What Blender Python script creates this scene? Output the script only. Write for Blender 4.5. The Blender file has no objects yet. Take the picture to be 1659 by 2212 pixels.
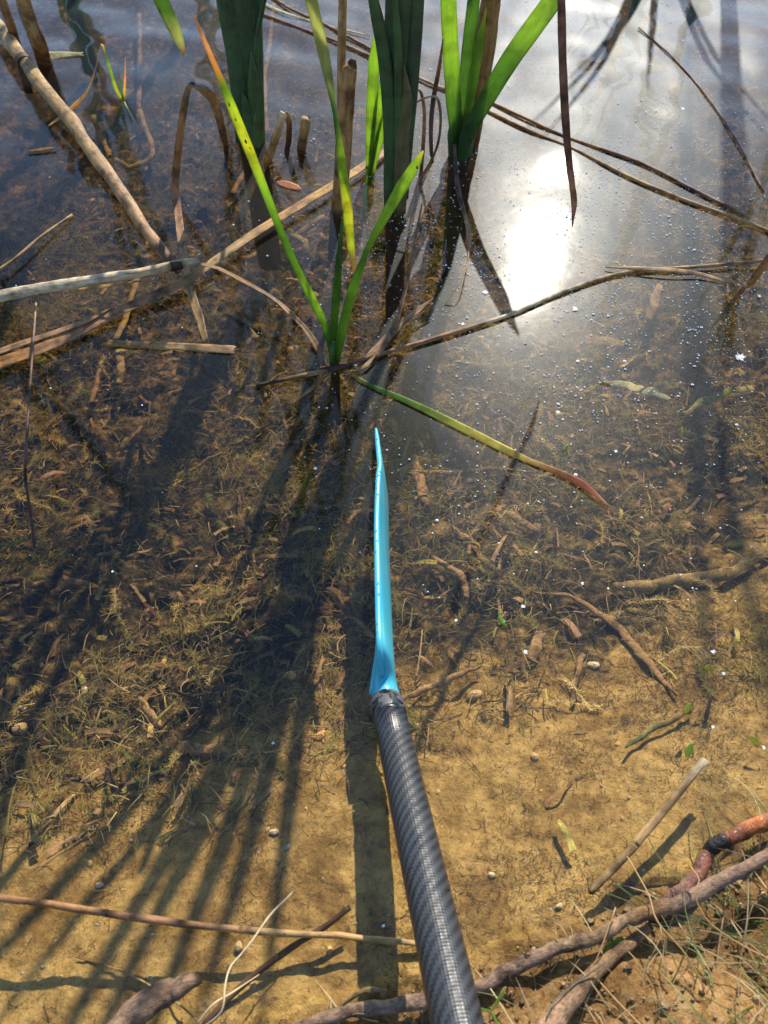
import bpy, math, random
import numpy as np
from mathutils import Vector, Matrix

# ------------------------------------------------------------------ camera, sky, sun, exposure
SC = bpy.context.scene
COL = SC.collection
H = 0.75
PITCH = math.radians(55.3)
cam_d = bpy.data.cameras.new('camera')
cam = bpy.data.objects.new('camera', cam_d)
COL.objects.link(cam)
SC.camera = cam
cam.location = (0, 0, H)
cam.rotation_euler = (math.radians(90) - PITCH, 0, 0)
cam_d.sensor_fit = 'VERTICAL'
cam_d.sensor_height = 36
cam_d.lens = 36 * 1726 / 2212
cam_d.clip_start = 0.01
cam_d.clip_end = 400
cam_d.dof.use_dof = True
cam_d.dof.focus_distance = 1.0
cam_d.dof.aperture_fstop = 11

SUN_EL = math.radians(37.4)
SUN_AZ = math.radians(12.9)          # towards +x from +y
w = bpy.data.worlds.new('World')
SC.world = w
w.use_nodes = True
nt = w.node_tree
sky = nt.nodes.new('ShaderNodeTexSky')
sky.sky_type = 'NISHITA'
sky.sun_disc = False
sky.sun_elevation = SUN_EL
sky.sun_rotation = SUN_AZ
sky.dust_density = .3
sky.ozone_density = 4.0
sky.air_density = 1.2
bg = nt.nodes['Background']
bg.inputs[1].default_value = 0.145
nt.links.new(sky.outputs[0], bg.inputs[0])

sun_d = bpy.data.lights.new('sun', 'SUN')
sun = bpy.data.objects.new('sun', sun_d)
COL.objects.link(sun)
sun_d.energy = 5.0
sun_d.angle = math.radians(0.53)
sun_d.color = (1.0, 0.92, 0.78)
sdir = Vector((math.sin(SUN_AZ) * math.cos(SUN_EL), math.cos(SUN_AZ) * math.cos(SUN_EL), math.sin(SUN_EL)))
sun.rotation_euler = sdir.to_track_quat('Z', 'Y').to_euler()
SC.view_settings.view_transform = 'Standard'
SC.view_settings.look = 'None'
SC.view_settings.exposure = 0.9
SC.view_settings.gamma = 1
SC.view_settings.use_curve_mapping = False
SC.render.engine = 'CYCLES'
SC.cycles.use_denoising = True
SC.cycles.max_bounces = 8
SC.cycles.diffuse_bounces = 3
SC.cycles.transparent_max_bounces = 16
SC.cycles.volume_bounces = 0
SC.cycles.sample_clamp_indirect = 6

R = random.Random(7)
NP = np.random.RandomState(11)

# ------------------------------------------------------------------ where things stand
FW = np.array([0, math.cos(PITCH), -math.sin(PITCH)])
UP = np.array([0, math.sin(PITCH), math.cos(PITCH)])
def ray(px, py):
    return FW + np.array([1., 0, 0]) * (px - 829.5) / 1726 + UP * (1106 - py) / 1726
def W(px, py, z=0.0):
    d = ray(px, py)
    t = (z - H) / d[2]
    return np.array([0, 0, H]) + d * t
def V(px, py, Y):
    d = ray(px, py)
    return np.array([0, 0, H]) + d * (Y / d[1])
def D(px, py, t):
    return np.array([0, 0, H]) + ray(px, py) * t

# smooth value noise on a wrapped lattice
LAT = NP.rand(256, 256)
def vn(x, y, sc, off=0):
    x = np.asarray(x, float) * sc + 37.3 * off + 500
    y = np.asarray(y, float) * sc + 11.7 * off + 500
    xi = np.floor(x).astype(int); yi = np.floor(y).astype(int)
    fx = x - xi; fy = y - yi
    fx = fx * fx * (3 - 2 * fx); fy = fy * fy * (3 - 2 * fy)
    a = LAT[xi % 256, yi % 256]; b = LAT[(xi + 1) % 256, yi % 256]
    c = LAT[xi % 256, (yi + 1) % 256]; d = LAT[(xi + 1) % 256, (yi + 1) % 256]
    return (a * (1 - fx) + b * fx) * (1 - fy) + (c * (1 - fx) + d * fx) * fy
SHX = [-40, -3, -.3, -.1, 0, .1, .2, .34, .6, 1, 3, 40]
SHY = [-12, -.7, -.05, .015, .045, .07, .105, .16, .27, .42, 1.0, 8]
def shore(x, y):
    s = (np.asarray(y, float) - np.interp(x, SHX, SHY)) * .93
    return s + .018 * (vn(x, y, 14, 1) - .5) + .008 * (vn(x, y, 45, 2) - .5)
def bedz(x, y):
    s = shore(x, y)
    deep = -0.32 * (1 - np.exp(-(np.maximum(s, 0) / .72) ** 1.25))
    far = np.maximum(np.asarray(y, float) - 22, 0) * .06
    dry = np.maximum(-s, 0)
    land = .30 * dry / (1 + .25 * dry)
    z = deep + land + far
    rough = .25 + .75 * np.clip((s - .16) / .25, 0, 1)
    rough = np.where(s < .01, .75, rough)
    z = z + rough * (.034 * (vn(x, y, 9, 3) - .5) + .022 * (vn(x, y, 26, 4) - .5) + .014 * (vn(x, y, 70, 5) - .5) + .005 * (vn(x, y, 160, 6) - .5))
    z = z + .0022 * (vn(x, y, 110, 7) - .5) + .0016 * (vn(x, y, 260, 8) - .5)
    return z
def Bp(px, py, lift=0.004):
    z = -.08
    for _ in range(12):
        p = W(px, py, z)
        z = .5 * z + .5 * (float(bedz(p[0], p[1])) + lift)
    return W(px, py, z)

# ------------------------------------------------------------------ materials
def newmat(name):
    m = bpy.data.materials.new(name)
    m.use_nodes = True
    n = m.node_tree.nodes
    return m, n, m.node_tree.links, n['Principled BSDF'], n['Material Output']
def N(n, t, **k):
    o = n.new(t)
    for a, b in k.items(): setattr(o, a, b)
    return o
def setv(node, **k):
    for a, b in k.items(): node.inputs[a.replace('_', ' ')].default_value = b
def ramp(n, pts):
    r = n.new('ShaderNodeValToRGB')
    e = r.color_ramp.elements
    e[0].position, e[0].color = pts[0][0], (*pts[0][1], 1)
    e[1].position, e[1].color = pts[-1][0], (*pts[-1][1], 1)
    for p, c in pts[1:-1]:
        q = e.new(p); q.color = (*c, 1)
    return r
def mul(n, l, a, b, t='MULTIPLY', f=1.0):
    m = n.new('ShaderNodeMix'); m.data_type = 'RGBA'; m.blend_type = t
    m.inputs[0].default_value = f
    l.new(a, m.inputs[6])
    if isinstance(b, tuple): m.inputs[7].default_value = (*b, 1)
    else: l.new(b, m.inputs[7])
    return m.outputs[2]

def blade_mat(name, rough=.5, trans=0.0, fibre=(300, 6), contrast=.45, bump=.25, spots=0.0, coat=0.0, spec=.5, bd=.0006):
    """plant material: colour comes with each plant (attribute 'col'), fibres run along its length"""
    m, n, l, p, out = newmat(name)
    at = N(n, 'ShaderNodeAttribute', attribute_name='col')
    uv = N(n, 'ShaderNodeUVMap', uv_map='uv')
    mp = N(n, 'ShaderNodeMapping'); l.new(uv.outputs[0], mp.inputs[0])
    mp.inputs['Scale'].default_value = (fibre[0] / 10, fibre[1], 1)
    nz = N(n, 'ShaderNodeTexNoise'); setv(nz, Scale=1.0, Detail=5, Roughness=.7); l.new(mp.outputs[0], nz.inputs[0])
    tc = N(n, 'ShaderNodeTexCoord')
    n2 = N(n, 'ShaderNodeTexNoise'); setv(n2, Scale=40, Detail=4, Roughness=.6); l.new(tc.outputs['Object'], n2.inputs[0])
    r1 = ramp(n, [(.25, (1 - contrast,) * 3), (.6, (1, 1, 1)), (.8, (1 + contrast * .4,) * 3)]); l.new(nz.outputs[0], r1.inputs[0])
    r2 = ramp(n, [(.36, (1 - contrast * .9,) * 3), (.56, (1.08,) * 3)]); l.new(n2.outputs[0], r2.inputs[0])
    c = mul(n, l, at.outputs[0], r1.outputs[0]); c = mul(n, l, c, r2.outputs[0])
    if spots:
        vo = N(n, 'ShaderNodeTexVoronoi'); setv(vo, Scale=95); l.new(tc.outputs['Object'], vo.inputs[0])
        r3 = ramp(n, [(.10, (.35, .22, .14)), (.24, (1, 1, 1))]); l.new(vo.outputs[0], r3.inputs[0])
        n3 = N(n, 'ShaderNodeTexNoise'); setv(n3, Scale=14, Detail=2); l.new(tc.outputs['Object'], n3.inputs[0])
        r4 = ramp(n, [(.5, (0, 0, 0)), (.62, (spots,) * 3)]); l.new(n3.outputs[0], r4.inputs[0])
        mm = n.new('ShaderNodeMix'); mm.data_type = 'RGBA'; mm.blend_type = 'MULTIPLY'
        l.new(r4.outputs[0], mm.inputs[0]); l.new(c, mm.inputs[6]); l.new(r3.outputs[0], mm.inputs[7]); c = mm.outputs[2]
    l.new(c, p.inputs['Base Color'])
    setv(p, Roughness=rough, Specular_IOR_Level=spec, Coat_Weight=coat, Coat_Roughness=.15)
    b = N(n, 'ShaderNodeBump'); setv(b, Strength=bump, Distance=bd); l.new(nz.outputs[0], b.inputs['Height']); l.new(b.outputs[0], p.inputs['Normal'])
    if trans:
        t = N(n, 'ShaderNodeBsdfTranslucent')
        gm = N(n, 'ShaderNodeGamma'); gm.inputs[1].default_value = .62; l.new(c, gm.inputs[0])
        c2 = mul(n, l, gm.outputs[0], (1.75, 1.65, 1.3)); l.new(c2, t.inputs[0])
        ms = N(n, 'ShaderNodeMixShader'); ms.inputs[0].default_value = trans
        l.new(p.outputs[0], ms.inputs[1]); l.new(t.outputs[0], ms.inputs[2]); l.new(ms.outputs[0], out.inputs[0])
    return m
M_GREEN = blade_mat('cattail_leaf', rough=.38, trans=.6, fibre=(60, 1.2), contrast=.42, bump=.3)
M_SHEATH = blade_mat('cattail_sheath', rough=.45, trans=.06, fibre=(90, 1.5), contrast=.55, bump=.4)
M_DRY = blade_mat('dry_reed', rough=.55, trans=.12, fibre=(34, 1.8), contrast=.72, bump=1.0, bd=.0012, spots=.8, spec=.2)
M_STRAW = blade_mat('straw_grass', rough=.55, trans=.3, fibre=(60, 20), contrast=.3, bump=.2)
M_BARK = blade_mat('wet_bark', rough=.75, fibre=(60, 9), contrast=.8, bump=1.0, spots=.7, spec=.25, bd=.0022)
M_WETROOT = blade_mat('wet_root', rough=.48, fibre=(50, 14), contrast=.8, bump=1.0, coat=.08, spots=.5, spec=.4, bd=.002)
M_SUNK = blade_mat('sunken_reed', rough=.8, fibre=(60, 12), contrast=.75, bump=1.0, spots=.9, spec=.2)
M_WEED = blade_mat('waterweed_strands', rough=.8, trans=.2, fibre=(30, 60), contrast=.25, bump=.0, spec=.2)

def mat_plain(name, col, rough=.5, metal=0, bumpscale=0, bumpd=.0005, spec=.5, coat=0, var=.0):
    m, n, l, p, out = newmat(name)
    setv(p, Base_Color=(*col, 1), Roughness=rough, Metallic=metal, Specular_IOR_Level=spec, Coat_Weight=coat)
    tc = N(n, 'ShaderNodeTexCoord')
    if bumpscale:
        nz = N(n, 'ShaderNodeTexNoise'); setv(nz, Scale=bumpscale, Detail=5); l.new(tc.outputs['Object'], nz.inputs[0])
        b = N(n, 'ShaderNodeBump'); setv(b, Strength=.8, Distance=bumpd); l.new(nz.outputs[0], b.inputs['Height']); l.new(b.outputs[0], p.inputs['Normal'])
        if var:
            r = ramp(n, [(.3, tuple(c * (1 - var) for c in col)), (.7, tuple(min(1, c * (1 + var)) for c in col))])
            l.new(nz.outputs[0], r.inputs[0]); l.new(r.outputs[0], p.inputs['Base Color'])
    return m

# bed and bank
def mat_bed():
    m, n, l, p, out = newmat('pond_mud')
    tc = N(n, 'ShaderNodeTexCoord'); P = tc.outputs['Object']
    at = N(n, 'ShaderNodeAttribute', attribute_name='col')      # r: muck amount, g: bank soil amount
    sep = N(n, 'ShaderNodeSeparateColor'); l.new(at.outputs[0], sep.inputs[0])
    def noise(s, d=6, r=.6):
        z = N(n, 'ShaderNodeTexNoise'); setv(z, Scale=s, Detail=d, Roughness=r); l.new(P, z.inputs[0]); return z.outputs[0]
    a = noise(60, 8, .65)
    sand = ramp(n, [(.28, (.20, .105, .026)), (.46, (.40, .245, .07)), (.6, (.52, .325, .10)), (.78, (.60, .41, .155))]); l.new(a, sand.inputs[0])
    b = noise(45, 9, .75)
    muck = ramp(n, [(.38, (.006, .005, .003)), (.50, (.035, .025, .010)), (.58, (.15, .10, .034)), (.70, (.40, .27, .10))]); l.new(b, muck.inputs[0])
    c = noise(110, 8, .7)
    dn = noise(13, 9, .75); dr_ = ramp(n, [(.42, (.55, .50, .42)), (.55, (1, 1, 1)), (.7, (1.12, 1.1, 1.05))]); l.new(dn, dr_.inputs[0])
    soil = ramp(n, [(.3, (.14, .065, .020)), (.5, (.40, .23, .085)), (.75, (.58, .38, .18))]); l.new(c, soil.inputs[0])
    # ragged border between muck and sand
    d = noise(28, 8, .7)
    mm = N(n, 'ShaderNodeMath', operation='ADD'); l.new(sep.outputs[0], mm.inputs[0]); l.new(d, mm.inputs[1])
    mr = N(n, 'ShaderNodeMapRange'); setv(mr, From_Min=.92, From_Max=1.08); l.new(mm.outputs[0], mr.inputs[0])
    x = N(n, 'ShaderNodeMix', data_type='RGBA'); l.new(mr.outputs[0], x.inputs[0]); l.new(sand.outputs[0], x.inputs[6]); l.new(muck.outputs[0], x.inputs[7])
    y = N(n, 'ShaderNodeMix', data_type='RGBA'); l.new(sep.outputs[1], y.inputs[0]); l.new(x.outputs[2], y.inputs[6]); l.new(soil.outputs[0], y.inputs[7])
    vo = N(n, 'ShaderNodeTexVoronoi'); setv(vo, Scale=330, Randomness=1); l.new(P, vo.inputs[0])
    r3 = ramp(n, [(.16, (.35, .3, .25)), (.3, (1, 1, 1))]); l.new(vo.outputs[0], r3.inputs[0])
    nn = noise(22, 4)
    r5 = ramp(n, [(.45, (0, 0, 0)), (.62, (.75,) * 3)]); l.new(nn, r5.inputs[0])
    mx = N(n, 'ShaderNodeMix', data_type='RGBA', blend_type='MULTIPLY'); l.new(r5.outputs[0], mx.inputs[0]); l.new(mul(n, l, y.outputs[2], dr_.outputs[0]), mx.inputs[6]); l.new(r3.outputs[0], mx.inputs[7])
    wf = N(n, 'ShaderNodeMapRange'); setv(wf, From_Min=0, From_Max=1, To_Min=.62, To_Max=1); l.new(sep.outputs[2], wf.inputs[0])
    wc = N(n, 'ShaderNodeCombineColor'); [l.new(wf.outputs[0], wc.inputs[i]) for i in range(3)]
    wx_ = N(n, 'ShaderNodeMix', data_type='RGBA', blend_type='MULTIPLY'); l.new(sep.outputs[1], wx_.inputs[0]); l.new(mx.outputs[2], wx_.inputs[6]); l.new(wc.outputs[0], wx_.inputs[7])
    l.new(wx_.outputs[2], p.inputs['Base Color'])
    f = noise(190, 9, .75)
    bp = N(n, 'ShaderNodeBump'); setv(bp, Strength=1.0, Distance=.004); l.new(f, bp.inputs['Height'])
    g = noise(55, 8, .7)
    bp2 = N(n, 'ShaderNodeBump'); setv(bp2, Strength=1.0, Distance=.009); l.new(g, bp2.inputs['Height']); l.new(bp.outputs[0], bp2.inputs['Normal'])
    l.new(bp2.outputs[0], p.inputs['Normal'])
    wet = N(n, 'ShaderNodeMapRange'); setv(wet, From_Min=0, From_Max=1, To_Min=.32, To_Max=.85); l.new(sep.outputs[2], wet.inputs[0])
    l.new(wet.outputs[0], p.inputs['Roughness'])
    setv(p, Specular_IOR_Level=.12)
    return m
def mat_water():
    m, n, l, p, out = newmat('pond_water')
    n.remove(p)
    geo = N(n, 'ShaderNodeNewGeometry')
    dt = N(n, 'ShaderNodeVectorMath', operation='DOT_PRODUCT'); l.new(geo.outputs['Incoming'], dt.inputs[0])
    def mth(op, a, b=None):
        q = N(n, 'ShaderNodeMath', operation=op)
        for i, v in enumerate((a, b)):
            if v is None: continue
            if isinstance(v, (int, float)): q.inputs[i].default_value = v
            else: l.new(v, q.inputs[i])
        return q.outputs[0]
    # mirror share of a water surface (Schlick), the same seen from above and from below
    fres = mth('ADD', .021, mth('MULTIPLY', .979, mth('POWER', mth('SUBTRACT', 1.0, mth('ABSOLUTE', dt.outputs['Value'])), 5.0)))
    tr = N(n, 'ShaderNodeBsdfTransparent'); tr.inputs[0].default_value = (.985, .985, .97, 1)
    g1 = N(n, 'ShaderNodeBsdfGlossy'); setv(g1, Roughness=.025, Color=(1, 1, 1, 1))
    g2 = N(n, 'ShaderNodeBsdfGlossy'); setv(g2, Roughness=.105, Color=(1, 1, 1, 1))
    g3 = N(n, 'ShaderNodeBsdfGlossy'); setv(g3, Roughness=.36, Color=(.88, .94, 1, 1))  # wide bluish lobe imitates a lens veil around the sun glint
    mg = N(n, 'ShaderNodeMixShader'); mg.inputs[0].default_value = .20
    l.new(g1.outputs[0], mg.inputs[1]); l.new(g2.outputs[0], mg.inputs[2])
    mg2 = N(n, 'ShaderNodeMixShader'); mg2.inputs[0].default_value = .22; l.new(mg.outputs[0], mg2.inputs[1]); l.new(g3.outputs[0], mg2.inputs[2])
    ms = N(n, 'ShaderNodeMixShader'); l.new(fres, ms.inputs[0]); l.new(tr.outputs[0], ms.inputs[1]); l.new(mg2.outputs[0], ms.inputs[2])
    l.new(ms.outputs[0], out.inputs[0])
    tc = N(n, 'ShaderNodeTexCoord')
    nz = N(n, 'ShaderNodeTexNoise'); setv(nz, Scale=30, Detail=2, Roughness=.4); l.new(tc.outputs['Object'], nz.inputs[0])
    b = N(n, 'ShaderNodeBump'); setv(b, Strength=.3, Distance=.0006); l.new(nz.outputs[0], b.inputs['Height'])
    for q in (g1, g2, g3): l.new(b.outputs[0], q.inputs['Normal'])
    l.new(b.outputs[0], dt.inputs[1])
    va = N(n, 'ShaderNodeVolumeAbsorption'); setv(va, Color=(.62, .50, .30, 1), Density=2.1)
    l.new(va.outputs[0], out.inputs['Volume'])
    return m

# ------------------------------------------------------------------ mesh helpers
def tag(o, label=None, cat=None, group=None, kind=None):
    if label: o['label'] = label
    if cat: o['category'] = cat
    if group: o['group'] = group
    if kind: o['kind'] = kind
    return o
def mesh(name, vs, fs, mat, col=None, uv=None, smooth=True, parent=None):
    me = bpy.data.meshes.new(name)
    if isinstance(vs, np.ndarray): vs = vs.tolist()
    me.from_pydata([tuple(v) for v in vs], [], fs)
    if smooth: me.polygons.foreach_set('use_smooth', [True] * len(me.polygons))
    if col is not None:
        ca = me.color_attributes.new('col', 'FLOAT_COLOR', 'POINT')
        c = np.ones((len(vs), 4), dtype=np.float32); c[:, :3] = np.array(col)[:, :3]
        ca.data.foreach_set('color', c.ravel())
    if uv is not None:
        ul = me.uv_layers.new(name='uv')
        li = np.zeros(len(me.loops), dtype=np.int32); me.loops.foreach_get('vertex_index', li)
        ul.data.foreach_set('uv', np.array(uv, dtype=np.float32)[li].ravel())
    if mat: me.materials.append(mat)
    me.update()
    o = bpy.data.objects.new(name, me)
    COL.objects.link(o)
    if parent: o.parent = parent
    return o
def empty(name, loc=(0, 0, 0)):
    o = bpy.data.objects.new(name, None); COL.objects.link(o); o.location = loc
    o.empty_display_size = .02
    return o
def spline(P, k):
    """Catmull-Rom through P, k points per span"""
    P = [np.array(p, float) for p in P]
    if len(P) == 2: return [P[0] + (P[1] - P[0]) * i / k for i in range(k + 1)]
    Q = [2 * P[0] - P[1]] + P + [2 * P[-1] - P[-2]]
    out = []
    for i in range(1, len(Q) - 2):
        a, b, c, d = Q[i - 1:i + 3]
        for j in range(k):
            t = j / k
            out.append(.5 * (2 * b + (c - a) * t + (2 * a - 5 * b + 4 * c - d) * t * t + (3 * b - 3 * c + d - a) * t ** 3))
    out.append(P[-1])
    return out
def loft(name, pts, width, thick, mat, cols, nrm=(0, -1, .3), k=6, n=10, cup=0.0, wob=0.0, twist=None, parent=None, seed=0, flat=False, origin=None, jag=0.0, lump=None):
    """a stem or a leaf: an elliptical (or cupped) section carried along a curve. width, thick, cols: one value per given point"""
    m = len(pts)
    P = np.array(spline(pts, k)) if not flat else np.array(pts, float)
    T = np.linspace(0, m - 1, len(P))
    width = width if hasattr(width, '__len__') else [width] * m
    thick = thick if hasattr(thick, '__len__') else [thick] * m
    wv = np.interp(T, range(m), width); tv = np.interp(T, range(m), thick)
    if isinstance(cols[0], (int, float)): cols = [cols] * m
    cv = np.stack([np.interp(T, range(m), [c[i] for c in cols]) for i in range(3)], 1)
    tw = np.interp(T, range(m), twist) if twist is not None else np.zeros(len(P))
    rr = np.random.RandomState(seed + 5)
    if wob:
        ph = rr.rand(3, 2) * 6.28
        s = np.arange(len(P))
        for a in range(3): P[:, a] += wob * (np.sin(s * .55 + ph[a, 0]) + .5 * np.sin(s * 1.3 + ph[a, 1]))
        wv = wv * (1 + .06 * np.sin(s * .9 + ph[0, 0]))
    tang = np.gradient(P, axis=0); tang /= np.linalg.norm(tang, axis=1)[:, None] + 1e-9
    L = np.concatenate([[0], np.cumsum(np.linalg.norm(np.diff(P, axis=0), axis=1))])
    nr = np.array(nrm, float)
    vs, cs, uv = [], [], []
    ang = np.linspace(0, 2 * math.pi, n, endpoint=False)
    if lump is None: lump = {'wet_bark': .10, 'wet_root': .12, 'sunken_reed': .20, 'dry_reed': .05}.get(mat.name, 0) if mat else 0
    Lm = 1 + lump * 2 * (vn(np.arange(len(P))[:, None] * .8 + seed * 7, np.cos(ang)[None, :] * 1.2 + np.sin(ang)[None, :] * .9, 1.0, len(P) % 9) - .5) + lump * (rr.rand(len(P), n) - .5) * .6
    for i in range(len(P)):
        t = tang[i]
        side = np.cross(t, nr); q = np.linalg.norm(side)
        if q < 1e-4: side = np.array([1., 0, 0]); q = 1
        side /= q
        up = np.cross(side, t)
        if tw[i]:
            ca, sa = math.cos(tw[i]), math.sin(tw[i]); side, up = side * ca + up * sa, up * ca - side * sa
        for j, a in enumerate(ang):
            x = math.cos(a); y = math.sin(a)
            off = side * (x * Lm[i, j] * wv[i] / 2) + up * (y * Lm[i, j] * tv[i] / 2 + cup * wv[i] * (x * x - .5))
            if jag and i in (0, len(P) - 1): off = off + t * jag * (rr.rand() - .5)
            vs.append(P[i] + off); cs.append(cv[i]); uv.append((j / n * 6.28 * max(width) / 2 / .02, L[i] * 20))
    fs = []
    for i in range(len(P) - 1):
        for j in range(n):
            fs.append((i * n + j, i * n + (j + 1) % n, (i + 1) * n + (j + 1) % n, (i + 1) * n + j))
    fs.append(tuple(range(n - 1, -1, -1))); fs.append(tuple((len(P) - 1) * n + j for j in range(n)))
    vs = np.array(vs)
    o0 = None
    if origin is not None:
        o0 = np.array(origin)
    elif parent is None:
        o0 = P[0].copy()
    if o0 is not None: vs = vs - o0
    o = mesh(name, vs, fs, mat, cs, uv, True, parent)
    if o0 is not None and parent is None: o.location = o0
    return o

# ------------------------------------------------------------------ ground sheet and water
def axis(lo, flo, fhi, hi, step, grow=1.22):
    a = list(np.arange(flo, fhi + step / 2, step)); s = step
    while a[-1] < hi: s *= grow; a.append(a[-1] + s)
    s = step; b = []
    x = flo
    while x > lo: s *= grow; x -= s; b.append(x)
    return np.array(b[::-1] + a)
def grid_faces(nx, ny):
    i = np.arange(nx - 1)[:, None] * ny + np.arange(ny - 1)[None, :]
    i = i.ravel()
    return np.stack([i, i + ny, i + ny + 1, i + 1], 1).tolist()
gx = axis(-45, -.85, .95, 45, .005); gy = axis(-20, -.12, 1.9, 60, .005)
X, Y = np.meshgrid(gx, gy, indexing='ij')
Z = bedz(X, Y)
S = shore(X, Y)
muck = np.clip((S - .10 - .01 * (X > 0) * np.clip(X / .1, 0, 1) + .16 * (vn(X, Y, 7, 21) - .5)) / .22, 0, 1) * .62
muck = np.maximum(muck, .62 * np.clip((S - .3) / .15, 0, 1)) + .12 * (vn(X, Y, 18, 22) - .5)
soil = np.clip((-S + .012) / .02, 0, 1)
dryn = np.clip((Z - .004) / .02, 0, 1)
bed = mesh('pond_bed', np.stack([X.ravel(), Y.ravel(), Z.ravel()], 1), grid_faces(len(gx), len(gy)), mat_bed(),
           np.stack([muck.ravel(), soil.ravel(), dryn.ravel()], 1))
tag(bed, 'sandy ochre bed of the shallow pond rising to the muddy bank', kind='structure')

# water: gentle wavelets, rings round the blade tip, the young shoot and one drip
wx = axis(-44, -.9, 1.2, 44, .008, 1.25); wy = axis(-19, -.1, 2.1, 58, .008, 1.25)
X, Y = np.meshgrid(wx, wy, indexing='ij')
Zw = np.zeros_like(X)
fade = np.exp(-np.maximum(np.hypot(X, Y - .8) - 1.6, 0) * 1.5)
rw = np.random.RandomState(4)
for i in range(16):
    lam = .065 + .14 * rw.rand() ** 1.3
    th = rw.rand() * math.pi * 2
    kx, ky = math.cos(th) * 6.283 / lam, math.sin(th) * 6.283 / lam
    slope = .0085
    Zw += slope / (6.283 / lam) * np.sin(kx * X + ky * Y + rw.rand() * 6.28)
amp = .14 + 1.6 * np.clip((Y - 1.12) / .45, 0, 1)
Zw *= amp * fade
gl = W(1200, 335)         # swell beside the reeds, shaped to throw a second sun glint
Zw += .0030 * np.exp(-((X - gl[0]) ** 2 / .0045 + (Y - gl[1] - .02) ** 2 / .0034))
def rings(cx, cy, r0, lam, slope, dec):
    r = np.hypot(X - cx, Y - cy)
    return slope * lam / 6.283 * np.cos((r - r0) * 6.283 / lam) * np.exp(-np.maximum(r - r0, 0) / dec) * (r < r0 + dec * 6)
p = W(722, 785); Zw += rings(p[0], p[1], .02, .018, .03, .05)
p = W(815, 930); Zw += rings(p[0], p[1], .01, .014, .04, .045)
p = W(710, 1712); Zw += rings(p[0], p[1], .008, .008, .05, .012)
p = W(545, 300); Zw += rings(p[0], p[1], .03, .035, .02, .08)
nx, ny = X.shape
vs = np.stack([X.ravel(), Y.ravel(), Zw.ravel()], 1)
fs = grid_faces(nx, ny)
# sides and underside close the body of water below the bed
bt = len(vs)
ring = [i * ny for i in range(nx)] + [(nx - 1) * ny + j for j in range(1, ny)] + [i * ny + ny - 1 for i in range(nx - 2, -1, -1)] + [j for j in range(ny - 2, 0, -1)]
low = vs[ring].copy(); low[:, 2] = -.9
vs = np.concatenate([vs, low])
nr_ = len(ring)
for a in range(nr_):
    b = (a + 1) % nr_
    fs.append((ring[a], bt + a, bt + b, ring[b]))
fs.append(tuple(bt + a for a in range(nr_ - 1, -1, -1)))
water = mesh('pond_water', vs, fs, mat_water())
tag(water, 'clear shallow pond water reflecting the sky and the low sun', kind='structure')

# ------------------------------------------------------------------ colours
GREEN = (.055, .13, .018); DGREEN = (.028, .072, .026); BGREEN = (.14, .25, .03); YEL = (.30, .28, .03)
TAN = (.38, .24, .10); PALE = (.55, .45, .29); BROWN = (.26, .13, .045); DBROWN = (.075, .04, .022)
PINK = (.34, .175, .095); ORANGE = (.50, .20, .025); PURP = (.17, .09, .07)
def lerp(a, b, t): return tuple(a[i] * (1 - t) + b[i] * t for i in range(3))

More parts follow.
